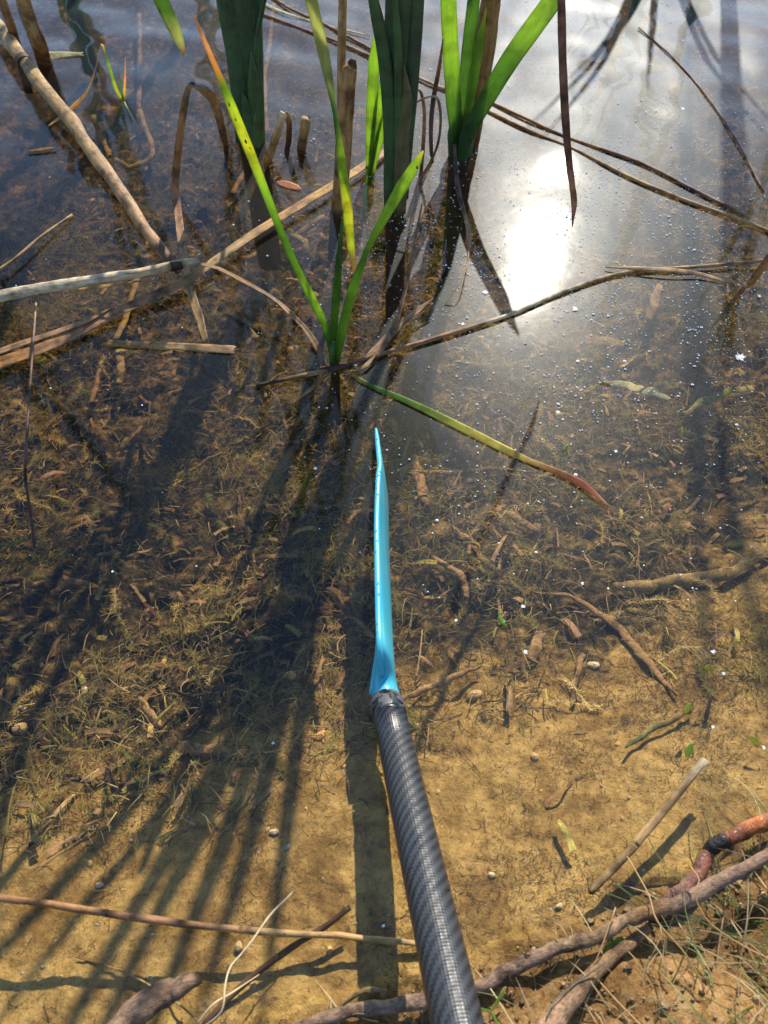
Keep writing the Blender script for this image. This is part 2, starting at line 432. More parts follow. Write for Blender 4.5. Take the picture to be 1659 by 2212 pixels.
# ------------------------------------------------------------------ paddle
def paddle():
    root = empty('paddle')
    tag(root, 'kayak paddle with cyan blade edge-on in the water and black carbon shaft', 'paddle')
    cyan, n, l, p, out = newmat('cyan_nylon')
    setv(p, Base_Color=(.035, .46, .72, 1), Roughness=.36, Specular_IOR_Level=.45, Subsurface_Weight=.0)
    p.inputs['Subsurface Radius'].default_value = (.004, .01, .012)
    p.inputs['Subsurface Scale'].default_value = .4
    tc = N(n, 'ShaderNodeTexCoord'); nz = N(n, 'ShaderNodeTexNoise'); setv(nz, Scale=14, Detail=6); l.new(tc.outputs['Object'], nz.inputs[0])
    r = ramp(n, [(.3, (.025, .27, .36)), (.5, (.035, .32, .41)), (.8, (.06, .30, .34))]); l.new(nz.outputs[0], r.inputs[0]); l.new(r.outputs[0], p.inputs['Base Color'])
    n2 = N(n, 'ShaderNodeTexNoise'); setv(n2, Scale=900, Detail=3); l.new(tc.outputs['Object'], n2.inputs[0])
    b = N(n, 'ShaderNodeBump'); setv(b, Strength=.25, Distance=.0003); l.new(n2.outputs[0], b.inputs['Height']); l.new(b.outputs[0], p.inputs['Normal'])
    # carbon twill
    car, n, l, p, out = newmat('carbon_twill')
    uv = N(n, 'ShaderNodeUVMap', uv_map='uv')
    sx = N(n, 'ShaderNodeSeparateXYZ'); l.new(uv.outputs[0], sx.inputs[0])
    def mth(op, a, b=None):
        q = N(n, 'ShaderNodeMath', operation=op)
        for i, v in enumerate((a, b)):
            if v is None: continue
            if isinstance(v, (int, float)): q.inputs[i].default_value = v
            else: l.new(v, q.inputs[i])
        return q.outputs[0]
    iu = mth('FLOOR', mth('MULTIPLY', sx.outputs[0], 44)); iv = mth('FLOOR', mth('MULTIPLY', sx.outputs[1], 400))
    tw = mth('LESS_THAN', mth('FLOORED_MODULO', mth('ADD', iu, iv), 4), 1.5)
    rc = ramp(n, [(0, (.004, .0045, .006)), (1, (.026, .028, .034))]); l.new(tw, rc.inputs[0]); l.new(rc.outputs[0], p.inputs['Base Color'])
    setv(p, Metallic=.0, Specular_IOR_Level=.45, Anisotropic=.3, Coat_Weight=.08, Coat_Roughness=.35)
    tg = N(n, 'ShaderNodeTangent', direction_type='UV_MAP', uv_map='uv'); l.new(tg.outputs[0], p.inputs['Tangent'])
    l.new(mth('MULTIPLY', tw, .25), p.inputs['Anisotropic Rotation'])
    tc = N(n, 'ShaderNodeTexCoord'); nz = N(n, 'ShaderNodeTexNoise'); setv(nz, Scale=55, Detail=5, Roughness=.55); l.new(tc.outputs['Object'], nz.inputs[0])
    rr = ramp(n, [(.38, (.27,) * 3), (.46, (.40,) * 3), (.75, (.48,) * 3)]); l.new(nz.outputs[0], rr.inputs[0]); l.new(rr.outputs[0], p.inputs['Roughness'])
    fu = mth('ABSOLUTE', mth('SUBTRACT', mth('FRACT', mth('MULTIPLY', sx.outputs[0], 44)), .5))
    fv = mth('ABSOLUTE', mth('SUBTRACT', mth('FRACT', mth('MULTIPLY', sx.outputs[1], 400)), .5))
    b = N(n, 'ShaderNodeBump'); setv(b, Strength=.5, Distance=.0004); l.new(mth('SUBTRACT', 1.0, mth('ADD', fu, fv)), b.inputs['Height']); l.new(b.outputs[0], p.inputs['Normal'])
    blk, n, l, p, out = newmat('collar_rubber')
    tc = N(n, 'ShaderNodeTexCoord'); nz = N(n, 'ShaderNodeTexNoise'); setv(nz, Scale=70, Detail=4, Roughness=.5); l.new(tc.outputs['Object'], nz.inputs[0])
    r = ramp(n, [(.46, (.008, .009, .010)), (.49, (.05, .052, .055))]); l.new(nz.outputs[0], r.inputs[0]); l.new(r.outputs[0], p.inputs['Base Color'])
    r = ramp(n, [(.46, (.12,) * 3), (.49, (.55,) * 3)]); l.new(nz.outputs[0], r.inputs[0]); l.new(r.outputs[0], p.inputs['Roughness'])

    c0 = D(838, 1508, .765)                       # where collar meets blade
    c1 = D(843, 1552, .745)                       # where collar meets shaft
    e = D(988, 2212, .478)
    dr = (e - c1) / np.linalg.norm(e - c1)
    c0 = c1 - dr * .026
    def ringtube(name, a, b, ra, rb, mat, k=2, n_=64, prof=None):
        P = [a + (b - a) * t for t in np.linspace(0, 1, k)]
        rad = np.interp(np.linspace(0, 1, k), [0, 1], [ra, rb])
        if prof is not None: rad = np.array(prof)
        s = np.cross(dr, (0, 0, 1.)); s /= np.linalg.norm(s); u = np.cross(s, dr)
        vs, uvs, fs = [], [], []
        Ln = np.linalg.norm(b - a)
        for i in range(k):
            for j in range(n_ + 1):
                t = j / n_ * 6.28318
                vs.append(P[i] + (s * math.cos(t) + u * math.sin(t)) * rad[i]); uvs.append((j / n_, i / (k - 1) * Ln))
        for i in range(k - 1):
            for j in range(n_): fs.append((i * (n_ + 1) + j, i * (n_ + 1) + j + 1, (i + 1) * (n_ + 1) + j + 1, (i + 1) * (n_ + 1) + j))
        for base in (0, (k - 1) * (n_ + 1)):
            fs.append(tuple(base + j for j in range(n_)))
        return mesh(name, vs, fs, mat, None, uvs, True, root)
    ringtube('shaft', c1 + dr * .0006, c1 + dr * .95, .0158, .0165, car, 24)
    q = c1 - c0
    ringtube('collar', c0, c1, .0158, .0164, blk, 8, 64, [.0152, .0163, .0164, .0165, .0166, .0166, .0165, .0158])
    ringtube('shaft_seam', c1 - dr * .0004, c1 + dr * .0022, .0157, .0157, mat_plain('seam_black', (.004, .004, .004), .3), 3, 64, [.0157, .0160, .0154])
    # blade: rim runs along the top, the face hangs down and to the right into the water
    zc = c0[2]
    rim_px = [(836, 1500), (826, 1462), (822, 1400), (819, 1330), (817, 1240), (815, 1150), (816, 1086), (818.5, 1030), (821, 1004), (818.5, 974), (815.5, 945), (813, 926)]
    rim_z = [zc + .013, zc + .014, .051, .048, .044, .037, .031, .025, .022, .017, .011, .008]
    rim = [W(a, b, z) for (a, b), z in zip(rim_px, rim_z)]
    rim[0] = c0 + np.array([0, 0, .014])
    wid = [.030, .038, .056, .078, .105, .124, .130, .124, .116, .098, .066, .012]
    thk = [.030, .023, .016, .0125, .009, .007, .0055, .005, .0046, .0044, .004, .003]
    tilt = [0.05, .12, .13, .12, .11, .10, .09, .08, .07, .06, .04, .0]
    K = 8
    RM = np.array(spline(rim, K)); T = np.linspace(0, len(rim) - 1, len(RM))
    ww = np.interp(T, range(12), wid); tt = np.interp(T, range(12), thk); tl = np.interp(T, range(12), tilt)
    tang = np.gradient(RM, axis=0); tang /= np.linalg.norm(tang, axis=1)[:, None]
    vs, fs = [], []
    n_ = 40
    slope = np.array([0, math.sin(.45), -math.cos(.45)])
    for i in range(len(RM)):
        f = np.clip(T[i] / 2, 0, 1)
        dwn = np.array([math.sin(tl[i]), 0, -math.cos(tl[i])])
        lat = np.cross(dwn, (0, 1., 0)); lat /= np.linalg.norm(lat)
        for j in range(n_):
            a = j / n_ * 6.28318
            x = (1 - math.cos(a)) / 2            # 0 at rim, 1 at lower edge
            y = math.sin(a)
            y = math.copysign(abs(y) ** (1 - .45 * f), y)
            bow = .003 * f * math.sin(x * math.pi) * (ww[i] / .13)
            ridge = 0
            vs.append(RM[i] + dwn * (x * ww[i]) + lat * (y * tt[i] / 2 + bow))
    m_ = len(RM)
    for i in range(m_ - 1):
        for j in range(n_): fs.append((i * n_ + j, i * n_ + (j + 1) % n_, (i + 1) * n_ + (j + 1) % n_, (i + 1) * n_ + j))
    fs.append(tuple(range(n_ - 1, -1, -1))); fs.append(tuple((m_ - 1) * n_ + j for j in range(n_)))
    bl = mesh('blade', vs, fs, cyan, None, None, True, root)
    loft('rim', [r_ + np.array([-.0006, 0, 0]) for r_ in rim[1:]], [.004, .0062, .0066, .0066, .006, .006, .006, .006, .006, .0055, .003], [.003] + [.0045] * 9 + [.003], cyan, (1, 1, 1), nrm=(0, 0, 1), k=8, n=14, parent=bl)
    # central rib on the right face that runs out of the neck
    rib = []
    for i in range(4, int(K * 6.2), 3):
        f = i / (K * 6.2)
        dwn = np.array([math.sin(tl[i]), 0, -math.cos(tl[i])]); lat = np.cross(dwn, (0, 1., 0)); lat /= np.linalg.norm(lat)
        x = .42 + .06 * f
        bow = .003 * np.clip(T[i] / 2, 0, 1) * math.sin(x * math.pi) * (ww[i] / .13)
        rib.append(RM[i] + dwn * (x * ww[i]) + lat * (-tt[i] / 2 * .86 + bow))
    loft('rib', rib, list(np.linspace(.012, .003, len(rib))), list(np.linspace(.010, .003, len(rib))), cyan, (1, 1, 1), nrm=(1, 0, 0), k=3, n=12, parent=bl)
    # water drops
    M_DROP, n, l, p, out = newmat('water_drop'); setv(p, Base_Color=(1, 1, 1, 1), Roughness=.02, Transmission_Weight=1.0, IOR=1.33)
    vs, fs = [], []
    def drop(c, nrm, r):
        nrm = Vector(nrm).normalized(); q = nrm.to_track_quat('Z', 'Y'); b0 = len(vs)
        for a in range(3):
            el = a * .5
            for j in range(8):
                v = Vector((math.cos(j * .785) * math.cos(el) * r, math.sin(j * .785) * math.cos(el) * r, math.sin(el) * r * .6))
                vs.append(np.array(c) + np.array(q @ v))
        vs.append(np.array(c) + np.array(nrm) * r * .6)
        for a in range(2):
            for j in range(8): fs.append((b0 + a * 8 + j, b0 + a * 8 + (j + 1) % 8, b0 + a * 8 + 8 + (j + 1) % 8, b0 + a * 8 + 8 + j))
        for j in range(8): fs.append((b0 + 16 + j, b0 + 16 + (j + 1) % 8, b0 + 24))
    s = np.cross(dr, (0, 0, 1.)); s /= np.linalg.norm(s); u = np.cross(s, dr)
    for _ in range(60):
        t = R.random() ** 1.6 * .3; a = R.uniform(.2, 2.9)
        nn = s * math.cos(a) + u * math.sin(a)
        drop(c1 + dr * (t + .004) + nn * .0158, nn, R.uniform(.0005, .0013))
    for i in range(10, m_ - 10, 2):
        if R.random() < .7: drop(RM[i] + np.array([-.001 + R.uniform(-.002, .002), 0, .0024]), (0, 0, 1), R.uniform(.0007, .0017))
    d = mesh('water_drops', vs, fs, M_DROP, None, None, True, root); d['kind'] = 'stuff'
paddle()

# ------------------------------------------------------------------ green cattails
def cattail_leaf(parent, P, wd, th=.0032, cols=None, cup=.10, k=8, nrm=(0, -1, .1), seed=0, mat=None, twist=None, n=10, label=None, name='leaf'):
    cols = cols or GREEN
    o = loft(name, P, wd, th, mat or M_GREEN, cols, nrm=nrm, k=k, n=n, cup=cup, parent=parent, seed=seed, twist=twist)
    if label: o['label'] = label
    return o
def pxy(pts, Y0, lean=0.0):
    """leaf path on an upright sheet at distance Y0 leaning away with height"""
    out = []
    for a, b in pts:
        q = V(a, b, Y0); q = V(a, b, Y0 + lean * max(q[2], 0)); out.append(q)
    return out
def mpx(px, t): return px / 1726 * t

# A: thick sheathed stem upper left
def cat_A():
    r = empty('cattail_plant', tuple(W(545, 300))); tag(r, 'thick dark green cattail stem with overlapping leaf sheaths standing left of the two others', 'cattail', 'green cattails standing in the water')
    b = W(545, 300); Y0 = b[1]
    o = -np.array(r.location)
    def P(pts, lean=0): return [q + o for q in pxy(pts, Y0, lean)]
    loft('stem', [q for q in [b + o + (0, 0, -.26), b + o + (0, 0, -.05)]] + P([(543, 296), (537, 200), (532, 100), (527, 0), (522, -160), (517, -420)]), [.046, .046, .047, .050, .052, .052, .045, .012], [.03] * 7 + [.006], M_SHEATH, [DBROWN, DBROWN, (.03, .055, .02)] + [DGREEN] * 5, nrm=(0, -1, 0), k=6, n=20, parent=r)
    # overlapping sheaths
    f = -.012
    def sh(pts, wd, c, dy, k=6, cup=-.22, e=True, th=.003):
        q = [v + np.array([0, dy, 0]) for v in P(pts)]
        loft('sheath', q, wd, th, M_SHEATH, c, nrm=(0, -1, 0), k=k, n=14, cup=cup, parent=r)
    sh([(530, 300), (522, 200), (510, 110), (492, 20), (478, -60), (455, -200)], [.03, .032, .03, .026, .022, .006], lerp(DGREEN, GREEN, .15), -.014)
    sh([(553, 300), (553, 230), (549, 160), (545, 95)], [.03, .026, .018, .001], lerp(DGREEN, GREEN, .35), -.021)
    sh([(548, 300), (543, 250), (534, 210), (526, 180)], [.03, .024, .014, .001], lerp(DGREEN, GREEN, .3), -.024)
    sh([(556, 300), (557, 270), (558, 235), (560, 205)], [.02, .018, .012, .001], lerp(DGREEN, GREEN, .45), -.027)
    sh([(562, 300), (559, 200), (553, 130), (557, 70), (566, 20), (575, -30), (600, -150)], [.018, .018, .012, .008, .008, .009, .003], lerp(DGREEN, GREEN, .3), -.012)
    for i, (dx, top, wd) in enumerate([(-60, .95, .02), (-10, 1.25, .022), (30, 1.1, .02), (75, .9, .018), (-120, .8, .016)]):
        x0 = b[0] - .01 + .004 * i; tp = np.array([b[0] + dx * .0022, Y0 + .1 * math.sin(i * 2), top])
        m1 = np.array([b[0] + (dx * .0005) - .01, Y0, .35]); m2 = (m1 + tp) / 2 + np.array([dx * -.0003, 0, .1])
        cattail_leaf(r, [m1 + o, m2 + o, tp + o], [wd, wd, .002], cols=DGREEN)
cat_A()
# B: centre stem
def cat_B():
    b = W(855, 450); r = empty('cattail_plant', tuple(b)); tag(r, 'tall dark green cattail stem in the middle with bright young leaves on its left', 'cattail', 'green cattails standing in the water')
    Y0 = b[1]; o = -b
    def P(pts, lean=0): return [q + o for q in pxy(pts, Y0, lean)]
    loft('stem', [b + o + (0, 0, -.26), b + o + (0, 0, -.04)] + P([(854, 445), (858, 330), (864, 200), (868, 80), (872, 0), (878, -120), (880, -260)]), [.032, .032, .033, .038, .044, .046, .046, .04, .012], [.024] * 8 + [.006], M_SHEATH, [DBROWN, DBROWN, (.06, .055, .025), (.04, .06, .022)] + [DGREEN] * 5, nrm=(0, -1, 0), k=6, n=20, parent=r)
    def sh(pts, wd, c, dy, cup=-.2):
        q = [v + np.array([0, dy, 0]) for v in P(pts)]
        loft('sheath', q, wd, .003, M_SHEATH, c, nrm=(0, -1, 0), k=6, n=14, cup=cup, parent=r)
    sh([(842, 452), (843, 380), (845, 300), (841, 210), (830, 110), (815, 30), (800, -40)], [.018, .02, .022, .021, .018, .016, .010], lerp(DGREEN, GREEN, .2), -.014)
    sh([(872, 420), (876, 330), (886, 200), (896, 80), (902, 0), (912, -150)], [.014, .018, .02, .018, .016, .01], DGREEN, -.012)
    sh([(862, 445), (866, 360), (868, 290), (878, 200), (872, 120)], [.02, .022, .02, .016, .001], lerp(DGREEN, BROWN, .3), -.02)
    sh([(858, 430), (862, 300), (862, 180), (858, 60), (852, -30)], [.014, .016, .014, .012, .006], lerp(DGREEN, GREEN, .4), -.018)
    # bright leaves at its left
    bb = W(797, 372); YB = bb[1]
    q = lambda pts: [v + o for v in pxy(pts, YB)]
    cattail_leaf(r, q([(795, 400), (798, 330), (803, 230), (808, 130), (814, 58)]), [.006, .012, .017, .016, .002], cols=BGREEN)
    cattail_leaf(r, q([(797, 400), (806, 320), (818, 240), (832, 160), (842, 105)]), [.006, .012, .016, .013, .002], cols=[GREEN, GREEN, BGREEN, BGREEN, YEL])
    cattail_leaf(r, q([(800, 400), (812, 330), (822, 290), (832, 230)]), [.004, .013, .014, .003], cols=BGREEN)
    cattail_leaf(r, q([(796, 400), (790, 420), (786, 470), (785, 490)]), [.006, .007, .005, .003], cols=[GREEN, DGREEN, DGREEN, BROWN])
    # upper leaves out of the frame
    for i, (dx, dy, top, wd) in enumerate([(-.11, .0, .88, .019), (-.06, -.03, .95, .021), (-.01, .04, 1.02, .019), (.04, 0, .97, .020), (.09, .04, .93, .019), (.14, .0, .90, .017), (-.20, .03, .97, .019)]):
        m1 = np.array([b[0] + .02 + dx * .08, Y0, .34]); m2 = np.array([b[0] + .02 + dx * .52, Y0 + dy * .4, .34 + (top - .34) * .55]); tp = np.array([b[0] + dx, Y0 + dy, top])
        cattail_leaf(r, [m1 + o, m2 + o, tp + o], [wd, wd, .002], cols=lerp(DGREEN, GREEN, .4))
cat_B()
def cat_C():
    b = W(992, 335); r = empty('cattail_plant', tuple(b)); tag(r, 'bright green cattail fanning four broad leaves against a dead brown stalk', 'cattail', 'green cattails standing in the water')
    Y0 = b[1]; o = -b
    def P(pts, dy=0.0): return [V(a, c, Y0 + dy) + o for a, c in pts]
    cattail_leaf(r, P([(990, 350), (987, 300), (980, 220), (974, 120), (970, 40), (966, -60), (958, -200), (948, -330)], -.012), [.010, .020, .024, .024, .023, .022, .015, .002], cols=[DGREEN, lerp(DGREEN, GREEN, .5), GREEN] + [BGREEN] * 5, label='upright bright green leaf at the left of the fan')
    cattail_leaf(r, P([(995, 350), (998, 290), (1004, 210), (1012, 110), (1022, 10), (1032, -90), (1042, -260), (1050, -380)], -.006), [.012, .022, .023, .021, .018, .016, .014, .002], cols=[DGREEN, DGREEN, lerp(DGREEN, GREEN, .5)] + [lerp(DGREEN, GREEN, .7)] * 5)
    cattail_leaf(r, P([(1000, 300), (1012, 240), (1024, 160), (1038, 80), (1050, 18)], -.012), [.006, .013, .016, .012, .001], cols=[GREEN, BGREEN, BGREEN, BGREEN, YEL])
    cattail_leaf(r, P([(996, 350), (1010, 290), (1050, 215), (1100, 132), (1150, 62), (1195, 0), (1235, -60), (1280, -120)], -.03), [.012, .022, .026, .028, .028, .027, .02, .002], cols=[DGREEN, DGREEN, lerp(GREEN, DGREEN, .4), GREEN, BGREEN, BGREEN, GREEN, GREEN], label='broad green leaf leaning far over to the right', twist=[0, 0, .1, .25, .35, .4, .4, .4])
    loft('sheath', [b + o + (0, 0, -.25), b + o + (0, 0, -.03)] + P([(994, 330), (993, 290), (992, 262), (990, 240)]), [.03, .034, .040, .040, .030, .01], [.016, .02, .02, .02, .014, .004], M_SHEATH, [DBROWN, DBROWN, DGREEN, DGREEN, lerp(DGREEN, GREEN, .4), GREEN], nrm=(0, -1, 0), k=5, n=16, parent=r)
    for i, (dx, top) in enumerate([(-.06, .72), (-.16, .55)]):
        m1 = np.array([b[0], Y0 + .02, .25]); m2 = np.array([b[0] + dx * .4, Y0 + .03, .25 + (top - .25) * .55]); tp = np.array([b[0] + dx, Y0 + .05, top])
        cattail_leaf(r, [m1 + o, m2 + o, tp + o], [.013, .015, .002], cols=GREEN)
    # dead stalk
    s = W(1015, 320)
    d = loft('dead_cattail_stalk', [s + (-.004, .02, -.25), s + (0, .02, -.02)] + [V(a, c, Y0 + .03) for a, c in [(1018, 300), (1035, 180), (1050, 90), (1058, 20), (1066, -40), (1070, -120), (1074, -200)]], [.026, .028, .030, .031, .031, .030, .028, .024, .02], [.02] * 9, M_DRY, [DBROWN, BROWN] + [lerp(TAN, BROWN, .55)] * 7, nrm=(0, -1, 0), k=6, n=18)
    tag(d, 'dead brown stalk standing right behind the bright green cattail leaves', 'dead stalk')
cat_C()
# D: young shoot in front
def shoot_D():
    b = W(722, 785); r = empty('young_cattail_shoot', tuple(b)); tag(r, 'young green shoot with three leaves rising in front, its longest leaf brown at the tip', 'cattail shoot')
    Y0 = b[1]; o = -b
    def P(pts, dy=0.0): return [V(a, c, Y0 + dy) + o for a, c in pts]
    base = b + o + np.array([0, 0, -.12])
    sp = lerp(YEL, ORANGE, .3)
    cattail_leaf(r, P([(722, 780), (705, 710), (672, 640), (640, 575), (607, 500), (570, 405), (537, 320), (505, 240), (485, 190), (468, 150), (447, 100), (430, 60), (419, 35)], .0),
                 [.008, .0095, .011, .009, .0085, .0095, .0105, .0095, .008, .006, .0045, .003, .001], th=.0016,
                 cols=[GREEN, GREEN, BGREEN, GREEN, GREEN, BGREEN, (.30, .34, .03), (.24, .32, .03), GREEN, BROWN, PINK, BROWN, BROWN], cup=.16, label='long leaf leaning left with yellow streaks and a brown tip', seed=3)
    cattail_leaf(r, P([(724, 780), (722, 700), (728, 620), (734, 540), (741, 455)], .004), [.009, .0095, .010, .006, .001], th=.0016, cols=[GREEN, GREEN, GREEN, DGREEN, GREEN], cup=.2)
    cattail_leaf(r, P([(727, 780), (742, 700), (762, 625), (785, 560), (800, 525), (835, 460), (870, 400), (897, 355), (914, 326)], -.004), [.009, .0115, .0125, .007, .007, .0115, .0135, .010, .002], th=.0016, cols=[GREEN, lerp(GREEN, BGREEN, .5), BGREEN, GREEN, BGREEN, BGREEN, BGREEN, BGREEN, YEL], cup=.14, label='leaf leaning right with a small brown spot near its tip')
    # rust spots as small raised scabs on the leaves
    def scab(px, py, dy, rx, ry, c):
        q = V(px, py, Y0 + dy - .002) + o
        loft('rust_spot', [q + (-.2 * rx, 0, ry), q + (-.1 * rx, 0, ry * .5), q, q + (.1 * rx, 0, -ry * .5), q + (.2 * rx, 0, -ry)], [rx * .3, rx * .9, rx, rx * .9, rx * .3], .0008, M_DRY, c, nrm=(0, -1, 0), k=2, n=8, parent=r)
    for (px, py, rx, ry) in [(495, 226, .0016, .0022), (509, 259, .0013, .0016), (531, 306, .0022, .0024), (540, 320, .001, .0015)]: scab(px, py, -.001, rx, ry, (.28, .05, .01))
    scab(901, 362, -.006, .0024, .002, (.4, .1, .01))
    loft('sheath', [base, b + o + (0, 0, -.03)] + P([(722, 780), (722, 755), (723, 735)]), [.008, .012, .014, .013, .006], [.008, .009, .009, .008, .003], M_SHEATH, [DBROWN, DBROWN, lerp(GREEN, DBROWN, .4), GREEN, GREEN], nrm=(0, -1, 0), k=5, n=12, parent=r)
shoot_D()

def thing(name, label, cat, pts, wd, th, col, mat=None, group=None, nrm=(0, -.4, 1), **kw):
    o = loft(name, pts, wd, th, mat or M_DRY, col, nrm=nrm, **kw)
    return tag(o, label, cat, group)
def S_(pts, z=.003):
    """points on the water surface; a point may carry its own height"""
    return [W(p[0], p[1], p[2] if len(p) > 2 else z) for p in pts]
def wpx(px, at, z=0):     # width in metres of something px wide in the photo at that place
    d = ray(*at); t = (z - H) / d[2]
    return px / 1726 * t

# leaves hanging in from above the frame
thing('drooping_cattail_leaf', 'green leaf with yellow blotches drooping into the water left of the middle stem', 'leaf',
      [V(a, b, y) for a, b, y in [(640, -150, .80), (668, -20, .84), (700, 120, .88), (722, 240, .90), (740, 370, .92), (750, 450, .93), (758, 530, .95)]] + [W(766, 590, .0), W(768, 610, -.03)],
      [.008, .012, .012, .0075, .012, .014, .011, .004, .001], .0018, [DGREEN, lerp(GREEN, PALE, .25), lerp(GREEN, PALE, .3), DGREEN, lerp(BGREEN, YEL, .1), lerp(YEL, BGREEN, .3), lerp(YEL, BGREEN, .6), BROWN, BROWN], M_GREEN, nrm=(0, -1, .2), k=8, cup=.15, twist=[0, 0, .1, 1.0, .3, .2, .1, 0, 0])
thing('hanging_leaf_tip', 'pointed green leaf tip hanging in at the top edge', 'leaf',
      [V(a, b, .78) for a, b in [(300, -120), (335, -30), (358, 20), (376, 60), (390, 95), (397, 118)]], [.012, .013, .0135, .0125, .008, .001], .0018, [GREEN, GREEN, lerp(GREEN, DGREEN, .4), lerp(GREEN, PALE, .2), lerp(GREEN, PALE, .3), BROWN], M_GREEN, nrm=(0, -1, .2), k=6, cup=.12)
thing('hanging_dead_leaf', 'narrow purplish brown dead leaf hanging down over the sun glint', 'leaf',
      [V(a, b, .86) for a, b in [(1205, -200), (1212, -20), (1215, 120), (1221, 250), (1228, 340), (1236, 400), (1240, 440), (1236, 490)]], [.007, .008, .0085, .009, .008, .0072, .0075, .001], .002, [PURP, PURP, PURP, PURP, PURP, PINK, PINK, PURP], M_DRY, nrm=(0, -1, .2), k=6, cup=.1)

# broken standing stalks
Yf = W(735, 450)[1]
thing('broken_reed_stalk', 'thick pale brown reed stalk standing broken off between the left and middle cattails', 'dead stalk',
      [W(722, 560, -.2), W(728, 480, -.03)] + [V(a, b, Yf) for a, b in [(733, 440), (741, 340), (748, 240), (754, 165), (756, 146)]], [.024, .0235, .024, .023, .0215, .020, .020], [.014] * 7, [DBROWN, DBROWN, BROWN] + [lerp(TAN, BROWN, .35)] * 4, nrm=(0, -1, 0), k=6, n=16, jag=.02)
thing('thin_reed_stalk', 'thin pale brown reed stalk rising behind the thick broken one and out of frame', 'dead stalk',
      [W(726, 520, -.15)] + [V(a, b, Yf + .025) for a, b in [(728, 430), (732, 330), (736, 230), (738, 120), (740, 20), (741, -60), (745, -260)]], [.010, .011, .0115, .012, .0115, .011, .010, .006], [.010] * 8, [DBROWN, BROWN] + [TAN] * 6, nrm=(0, -1, 0), k=6, n=12)
Ys = W(640, 330)[1]
thing('reed_stub', 'orange brown flat reed stub leaning right beside the left cattail', 'reed stub',
      [W(520, 478, -.05)] + [V(a, b, Ys - .02) for a, b in [(545, 400), (580, 340), (598, 290), (612, 244)]], [.012, .013, .013, .0125, .012], [.005] * 5, [BROWN, ORANGE, lerp(TAN, ORANGE, .4), TAN, PALE], nrm=(0, -1, .3), k=5, jag=.004)
thing('reed_stub', 'dark folded-down leaf on the back of the flat reed stub', 'reed stub',
      [V(a, b, Ys) for a, b in [(615, 243), (624, 262), (624, 300), (620, 335)]] + [W(632, 378, -.03)], [.010, .009, .009, .008, .010], [.003] * 5, [TAN, BROWN, DBROWN, DBROWN, DBROWN], nrm=(0, -1, .3), k=5)
thing('reed_stub', 'short round reed stub poking up alone, dark below a pale end', 'reed stub',
      [W(668, 358, -.09)] + [V(a, b, Ys) for a, b in [(652, 330), (655, 300), (658, 280), (661, 257)]], [.014, .015, .015, .016, .016], [.013] * 5, [DBROWN, DBROWN, BROWN, TAN, TAN], nrm=(0, -1, .3), k=4, n=14, jag=.005)

# arched dead leaf with a damselfly on it
Ya = 1.12
arch = [W(445, 738, .004), W(432, 690, .004), W(412, 625, .004), W(396, 545, .004), W(384, 455, .003), V(378, 400, Ya - .005), V(386, 320, Ya), V(399, 225, Ya), V(412, 184, Ya), V(432, 188, Ya + .01), V(458, 212, Ya + .03), V(471, 245, Ya + .05), V(482, 290, Ya + .08), W(489, 325, .0), W(486, 372, -.05)]
thing('arched_dead_leaf', 'dead brown leaf bent into a tall arch, with a damselfly on its crown', 'leaf', arch,
      [.008, .013, .013, .013, .013, .012, .011, .010, .007, .012, .014, .013, .011, .008, .006], .0025, [TAN, TAN, TAN, TAN, PINK, lerp(BROWN, PINK, .5), BROWN, lerp(TAN, BROWN, .5), TAN, TAN, lerp(TAN, ORANGE, .3), TAN, BROWN, DBROWN, DBROWN], nrm=(.1, -1, .4), k=7, cup=.18, seed=2)
